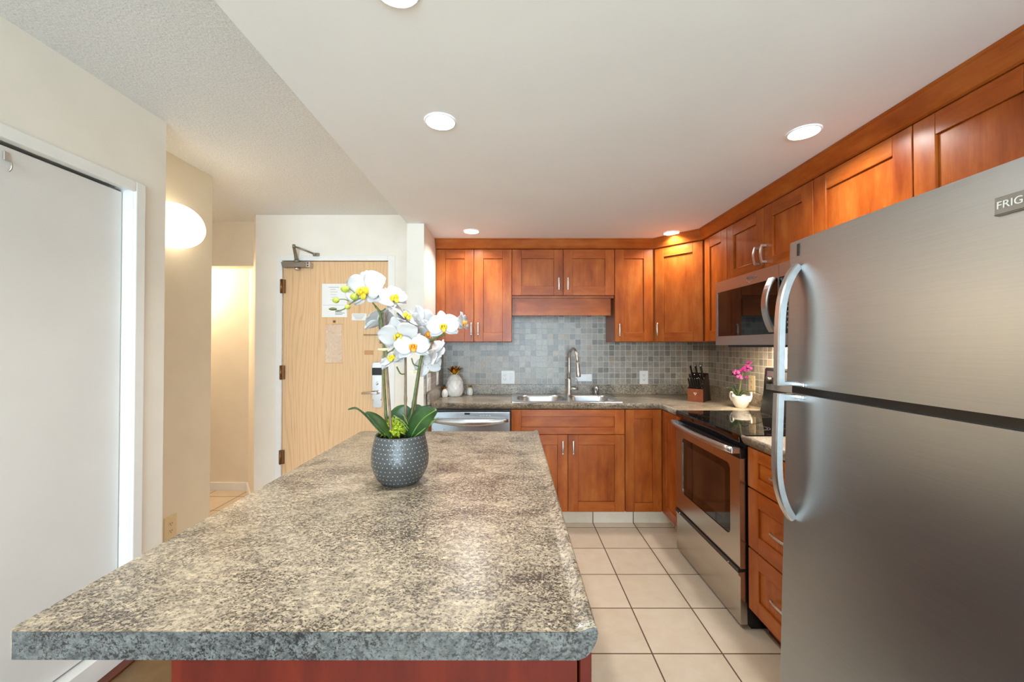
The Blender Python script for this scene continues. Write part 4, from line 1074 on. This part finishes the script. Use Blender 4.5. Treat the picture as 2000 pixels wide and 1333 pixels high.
def orchid_flower(parent, c, facing, roll, size, lip_mat, lip_name='lip', petal_mat='petal', cup=0.22, up=(0, 0, 1), sl=1.0):
    z = Vector(facing).normalized(); y = Vector(up); y = (y - z * y.dot(z)).normalized(); x = y.cross(z)
    R = Matrix(((x.x, y.x, z.x), (x.y, y.y, z.y), (x.z, y.z, z.z))) @ Matrix.Rotation(roll, 3, 'Z')
    Tm = Matrix.Translation(c) @ R.to_4x4()
    mb = MB(); mb.T = Tm
    S = size / 2
    rnd = random.Random(int(abs(c[0] * 9999)) + int(abs(c[2] * 7777)))
    # two round petals, three longer sepals behind them
    for ang, L, Wd, z0, cu in ((90, sl, 0.66, -0.05, 0.10), (215, sl, 0.64, -0.05, 0.12), (325, sl, 0.64, -0.05, 0.12), (12, 1.0, 1.14, 0.02, cup), (168, 1.0, 1.14, 0.02, cup)):
        a0 = math.radians(ang + rnd.uniform(-5, 5)); nu, nv = 8, 8
        ca, sa = math.cos(a0), math.sin(a0)
        rows = []
        for side in (1, -1):
            g = []
            for i in range(nu + 1):
                u = i / nu
                hw = Wd * S * 0.5 * (math.sin(PI * (0.06 + 0.86 * u ** 0.85)) ** 0.62)
                row = []
                for j in range(nv + 1):
                    q = -1 + 2 * j / nv
                    xx = S * L * (u - 0.10 * q * q * u); yy = hw * q
                    zz = S * (z0 + cu * (u * 1.1 - u * u * 1.25) + 0.10 * q * q * u) + 0.0022 * math.sin(7 * q + 5 * u + ang) * u + side * 0.0004
                    row.append(mb.v((xx * ca - yy * sa, xx * sa + yy * ca, zz)))
                g.append(row)
            rows.append(g)
        A, B = rows
        for i in range(nu):
            for j in range(nv):
                mb.f([A[i][j], A[i + 1][j], A[i + 1][j + 1], A[i][j + 1]], 0, True); mb.f([B[i][j], B[i][j + 1], B[i + 1][j + 1], B[i + 1][j]], 0, True)
        loopA = [A[0][j] for j in range(nv + 1)] + [A[i][nv] for i in range(1, nu + 1)] + [A[nu][j] for j in range(nv - 1, -1, -1)] + [A[i][0] for i in range(nu - 1, 0, -1)]
        loopB = [B[0][j] for j in range(nv + 1)] + [B[i][nv] for i in range(1, nu + 1)] + [B[nu][j] for j in range(nv - 1, -1, -1)] + [B[i][0] for i in range(nu - 1, 0, -1)]
        for k in range(len(loopA)): mb.f([loopA[k], loopA[(k + 1) % len(loopA)], loopB[(k + 1) % len(loopA)], loopB[k]], 0, True)
    o = mb.build('flower', petal_mat, parent, recalc=False)
    mb = MB(); mb.T = Tm
    mb.ball((0, 0.02 * S, 0.10 * S), (0.10 * S, 0.10 * S, 0.16 * S), 0, 10, 8)
    for sx in (-1, 1): mb.ball((sx * 0.15 * S, -0.07 * S, 0.15 * S), (0.07 * S, 0.15 * S, 0.19 * S), 0, 10, 8)
    mb.ball((0, -0.24 * S, 0.15 * S), (0.13 * S, 0.18 * S, 0.07 * S), 0, 10, 8); mb.ball((0, -0.13 * S, 0.22 * S), (0.06 * S, 0.08 * S, 0.09 * S), 0, 8, 6)
    mb.build(lip_name, lip_mat, o)
    return o

# --- the big white orchid on the island
px_, py_ = -0.352, 1.272
OR = thing('potted_orchid', 'white artificial orchid in a charcoal pot with white dots on the island', 'potted plant', (px_, py_, CT))
prof = [(0.050, 0.0), (0.056, 0.002), (0.068, 0.014), (0.080, 0.036), (0.0870, 0.060), (0.0880, 0.082), (0.0855, 0.104), (0.0810, 0.126), (0.0772, 0.142), (0.0765, 0.149), (0.0745, 0.151), (0.0725, 0.149), (0.0735, 0.136), (0.074, 0.126), (0.002, 0.124)]
mb = MB(); mb.lathe([(r, CT + h) for r, h in prof], (px_, py_, 0), 0, 64); mb.build('pot', 'pot', OR, uvcyl=((px_, py_), 0.085))
mb = MB(); mb.lathe([(0.0735, CT + 0.127), (0.05, CT + 0.132), (0.002, CT + 0.134)], (px_, py_, 0), 0, 24, cap=False); mb.build('soil', 'soil', OR, recalc=False)
mb = MB()
mc = at(767, 842, 1.285); rd = random.Random(4)
for k in range(170):
    a, e = rd.uniform(0, 2 * PI), math.asin(rd.uniform(-0.4, 1)); dvv = Vector((math.cos(a) * math.cos(e), math.sin(a) * math.cos(e), math.sin(e)))
    mb.tube([mc + dvv * 0.020, mc + dvv * 0.034 + Vector((0, 0, 0.003)), mc + dvv * rd.uniform(0.039, 0.046)], [0.0045, 0.0036, 0.0009], 0, 5)
mb.ball(tuple(mc), 0.027); mb.build('moss_ball', 'moss', OR)
def leaf(pts, w, mat='leaf', **kw):
    blade([at(*p) for p in pts], w, **kw).build('leaf', mat, OR)
leaf([(757, 858, 1.26), (735, 838, 1.24), (715, 815, 1.22), (697, 800, 1.20), (680, 801, 1.185)], 0.040, fold=0.30, up=(-0.1, -0.25, 1), wshape=lambda u: 0.5 + 0.6 * math.sin(PI * u ** 0.6) - 0.35 * u)
leaf([(765, 862, 1.24), (748, 838, 1.22), (730, 818, 1.21), (714, 806, 1.205)], 0.044, fold=0.30, up=(-0.1, -0.4, 1), wshape=lambda u: math.sin(PI * (0.2 + 0.78 * u)) ** 0.8)
leaf([(778, 860, 1.31), (778, 835, 1.33), (785, 812, 1.345), (798, 795, 1.35)], 0.088, fold=0.12, up=(0, 1, 0.2))
leaf([(800, 860, 1.29), (806, 830, 1.33), (813, 805, 1.36), (815, 790, 1.37)], 0.062, fold=0.12, up=(0, 1, 0.2))
leaf([(801, 862, 1.270), (809, 842, 1.245), (827, 818, 1.225), (853, 800, 1.205)], 0.060, fold=0.22, up=(0.35, 1, 0.35), wshape=lambda u: math.sin(PI * (0.13 + 0.855 * u)) ** 0.75)
MB().tube(smooth_path([at(801, 862, 1.2685), at(809, 842, 1.2425), at(827, 818, 1.222), at(852, 801, 1.203)]), 0.0016, 0, 6).build('leaf_vein', 'leaflight', OR)
leaf([(800, 856, 1.26), (812, 828, 1.265), (826, 808, 1.27), (846, 799, 1.27)], 0.052, fold=0.3, up=(0.5, 1, 0.7))
for q in ([(805, 858, 1.25), (830, 838, 1.24), (848, 822, 1.235), (858, 815, 1.23)], [(802, 856, 1.27), (835, 836, 1.27), (855, 816, 1.27)], [(798, 838, 1.25), (785, 822, 1.245), (768, 812, 1.24)], [(797, 830, 1.25), (790, 815, 1.25), (783, 805, 1.25)], [(796, 842, 1.25), (780, 824, 1.24), (762, 817, 1.24)]):
    leaf(q, 0.0085, 'leaflight', fold=0.3)
def stemt(pts, r, mat='stem', name='stem', nodes=True):
    P = smooth_path([at(*p) for p in pts], 6)
    rs = [r * (1.0 + (0.28 if nodes and i % 13 == 5 else 0)) * (1 - 0.25 * i / len(P)) for i in range(len(P))]
    MB().tube(P, rs, 0, 9).build(name, mat, OR)
stemt([(765, 862, 1.255), (761, 800, 1.25), (757, 740, 1.25), (754, 690, 1.25), (753, 650, 1.25), (751, 612, 1.25)], 0.0042, 'stake', 'stake')
stemt([(757, 858, 1.265), (753, 800, 1.26), (750, 740, 1.255), (750, 680, 1.25), (747, 640, 1.245), (742, 612, 1.24), (733, 598, 1.23)], 0.0044)
stemt([(792, 825, 1.30), (792, 770, 1.30), (792, 720, 1.30), (792, 690, 1.30)], 0.0046, 'stake', 'stake')
stemt([(802, 822, 1.285), (809, 780, 1.285), (816, 735, 1.285), (824, 695, 1.28), (836, 672, 1.27), (852, 660, 1.26), (868, 654, 1.25)], 0.0048)
stemt([(806, 822, 1.295), (812, 780, 1.295), (818, 735, 1.30), (824, 690, 1.31), (826, 670, 1.32)], 0.0042, 'stake', 'stake')
for q in ([(752, 648, 1.25), (766, 645, 1.25), (780, 637, 1.245)], [(756, 690, 1.25), (768, 683, 1.24), (774, 672, 1.235)], [(733, 600, 1.235), (744, 608, 1.24), (753, 603, 1.24)], [(835, 676, 1.27), (827, 664, 1.26), (829, 655, 1.255)], [(800, 668, 1.29), (801, 658, 1.28), (798, 650, 1.28)], [(818, 716, 1.28), (808, 712, 1.27), (804, 700, 1.265)], [(775, 717, 1.27), (782, 730, 1.28), (790, 731, 1.29)], [(748, 610, 1.245), (740, 630, 1.25), (748, 670, 1.25)], [(868, 655, 1.25), (864, 648, 1.245), (866, 640, 1.24)]):
    stemt(q, 0.0024, nodes=False, name='flower_stalk')
# bud spray at the upper left
stemt([(733, 598, 1.23), (722, 585, 1.22), (712, 582, 1.21), (696, 586, 1.20), (684, 594, 1.195), (672, 604, 1.19), (655, 609, 1.185)], 0.0022, nodes=False, name='bud_stalk')
stemt([(697, 580, 1.20), (690, 570, 1.20), (682, 564, 1.20)], 0.0016, nodes=False, name='bud_stalk')
stemt([(681, 588, 1.195), (672, 585, 1.19), (663, 585, 1.19)], 0.0016, nodes=False, name='bud_stalk')
for bx, by, Y, r in ((674, 565, 1.20, 0.0125), (692, 580, 1.20, 0.0125), (656, 587, 1.19, 0.0100), (679, 600, 1.19, 0.0085)):
    c = at(bx, by, Y); mb = MB(); mb.ball(tuple(c), (r, r * 0.9, r * 0.85)); mb.build('bud', 'bud', OR)
c = at(650, 604, 1.185); mb = MB(); mb.ball(tuple(c), (0.012, 0.006, 0.0045)); mb.build('bud', 'stem', OR)
for cx_, cy_, Y in ((751, 683, 1.25), (813, 726, 1.29)):
    c = at(cx_, cy_, Y); mb = MB(); mb.lathe([(0.008, -0.004), (0.009, 0.0), (0.008, 0.004)], tuple(c), n=12); mb.box((c.x - 0.02, c.y - 0.002, c.z - 0.002), (c.x + 0.012, c.y + 0.002, c.z + 0.003)); mb.build('clip', 'tie', OR)
FL = [  # px, py, Y, size, facing, roll(deg), lip
    (714, 567, 1.205, 0.156, (-0.36, -0.90, 0.05), 8, 'lip'),
    (766, 584, 1.250, 0.122, (0.45, -0.50, 0.50), 24, 'lip'),
    (741, 628, 1.275, 0.110, (-0.55, 0.35, 0.55), 0, 'lip'),
    (790, 620, 1.255, 0.120, (0.60, -0.10, 0.55), -30, 'lip'),
    (778, 654, 1.225, 0.124, (0.10, -0.80, -0.42), 10, 'lip'),
    (806, 678, 1.215, 0.112, (0.25, -0.78, 0.45), 5, 'lip_orange'),
    (768, 700, 1.235, 0.100, (-0.35, -0.60, 0.55), 25, 'lip'),
    (822, 628, 1.330, 0.115, (0.35, 0.80, 0.25), 0, 'lip'),
    (800, 632, 1.335, 0.110, (-0.15, 0.80, 0.35), 40, 'lip'),
    (866, 637, 1.225, 0.104, (0.08, -0.95, 0.16), 8, 'lip'),
    (904, 630, 1.255, 0.072, (0.88, -0.30, 0.15), 0, 'lip_orange'),
    (838, 650, 1.285, 0.095, (-0.45, -0.55, -0.45), 15, 'lip_orange'),
    (850, 688, 1.300, 0.105, (0.55, 0.45, -0.35), 30, 'lip'),
    (836, 714, 1.320, 0.100, (0.20, 0.85, -0.10), -20, 'lip'),
]
for i, (fx_, fy_, Y, s_, fc, rl, lm) in enumerate(FL): orchid_flower(OR, at(fx_, fy_, Y), fc, math.radians(rl), s_, lm, sl=0.78 if i < 2 else 0.95)

# --- purple orchid foliage
def op(x, y, Y=2.80): return at(x, y, Y)
for q in ([(1440, 775, 2.80), (1432, 765, 2.78), (1426, 758, 2.77), (1418, 758, 2.76)], [(1446, 775, 2.80), (1456, 767, 2.79), (1472, 765, 2.77), (1490, 772, 2.75)], [(1444, 775, 2.78), (1448, 766, 2.76), (1455, 763, 2.74), (1462, 768, 2.73)], [(1442, 775, 2.80), (1437, 764, 2.80), (1434, 752, 2.80)]):
    blade([op(*p) for p in q], 0.020, fold=0.3).build('leaf', 'leaf', t)
for q in ([(1444, 774, 2.80), (1447, 750, 2.80), (1449, 735, 2.80), (1456, 722, 2.80), (1464, 712, 2.80), (1474, 704, 2.80), (1481, 701, 2.80)], [(1442, 774, 2.80), (1445, 755, 2.80), (1448, 742, 2.80), (1458, 739, 2.80), (1466, 741, 2.80)]):
    MB().tube(smooth_path([op(*p) for p in q]), [0.0032 - 0.0018 * i / (6 * (len(q) - 1)) for i in range(6 * (len(q) - 1) + 1)], 0, 7).build('stem', 'stem', t)
for x, y, dY, s_ in ((1438, 728, -0.02, 0.050), (1444, 737, -0.03, 0.046), (1451, 723, -0.02, 0.048), (1458, 717, -0.01, 0.042), (1464, 721, 0.0, 0.044), (1463, 709, 0.0, 0.036), (1434, 731, 0.0, 0.034), (1458, 738, -0.02, 0.026)):
    orchid_flower(t, op(x, y, 2.80 + dY), (random.uniform(-0.7, 0.2), -0.8, random.uniform(-0.2, 0.4)), random.uniform(-0.6, 0.6), s_, 'magenta', petal_mat='magenta')
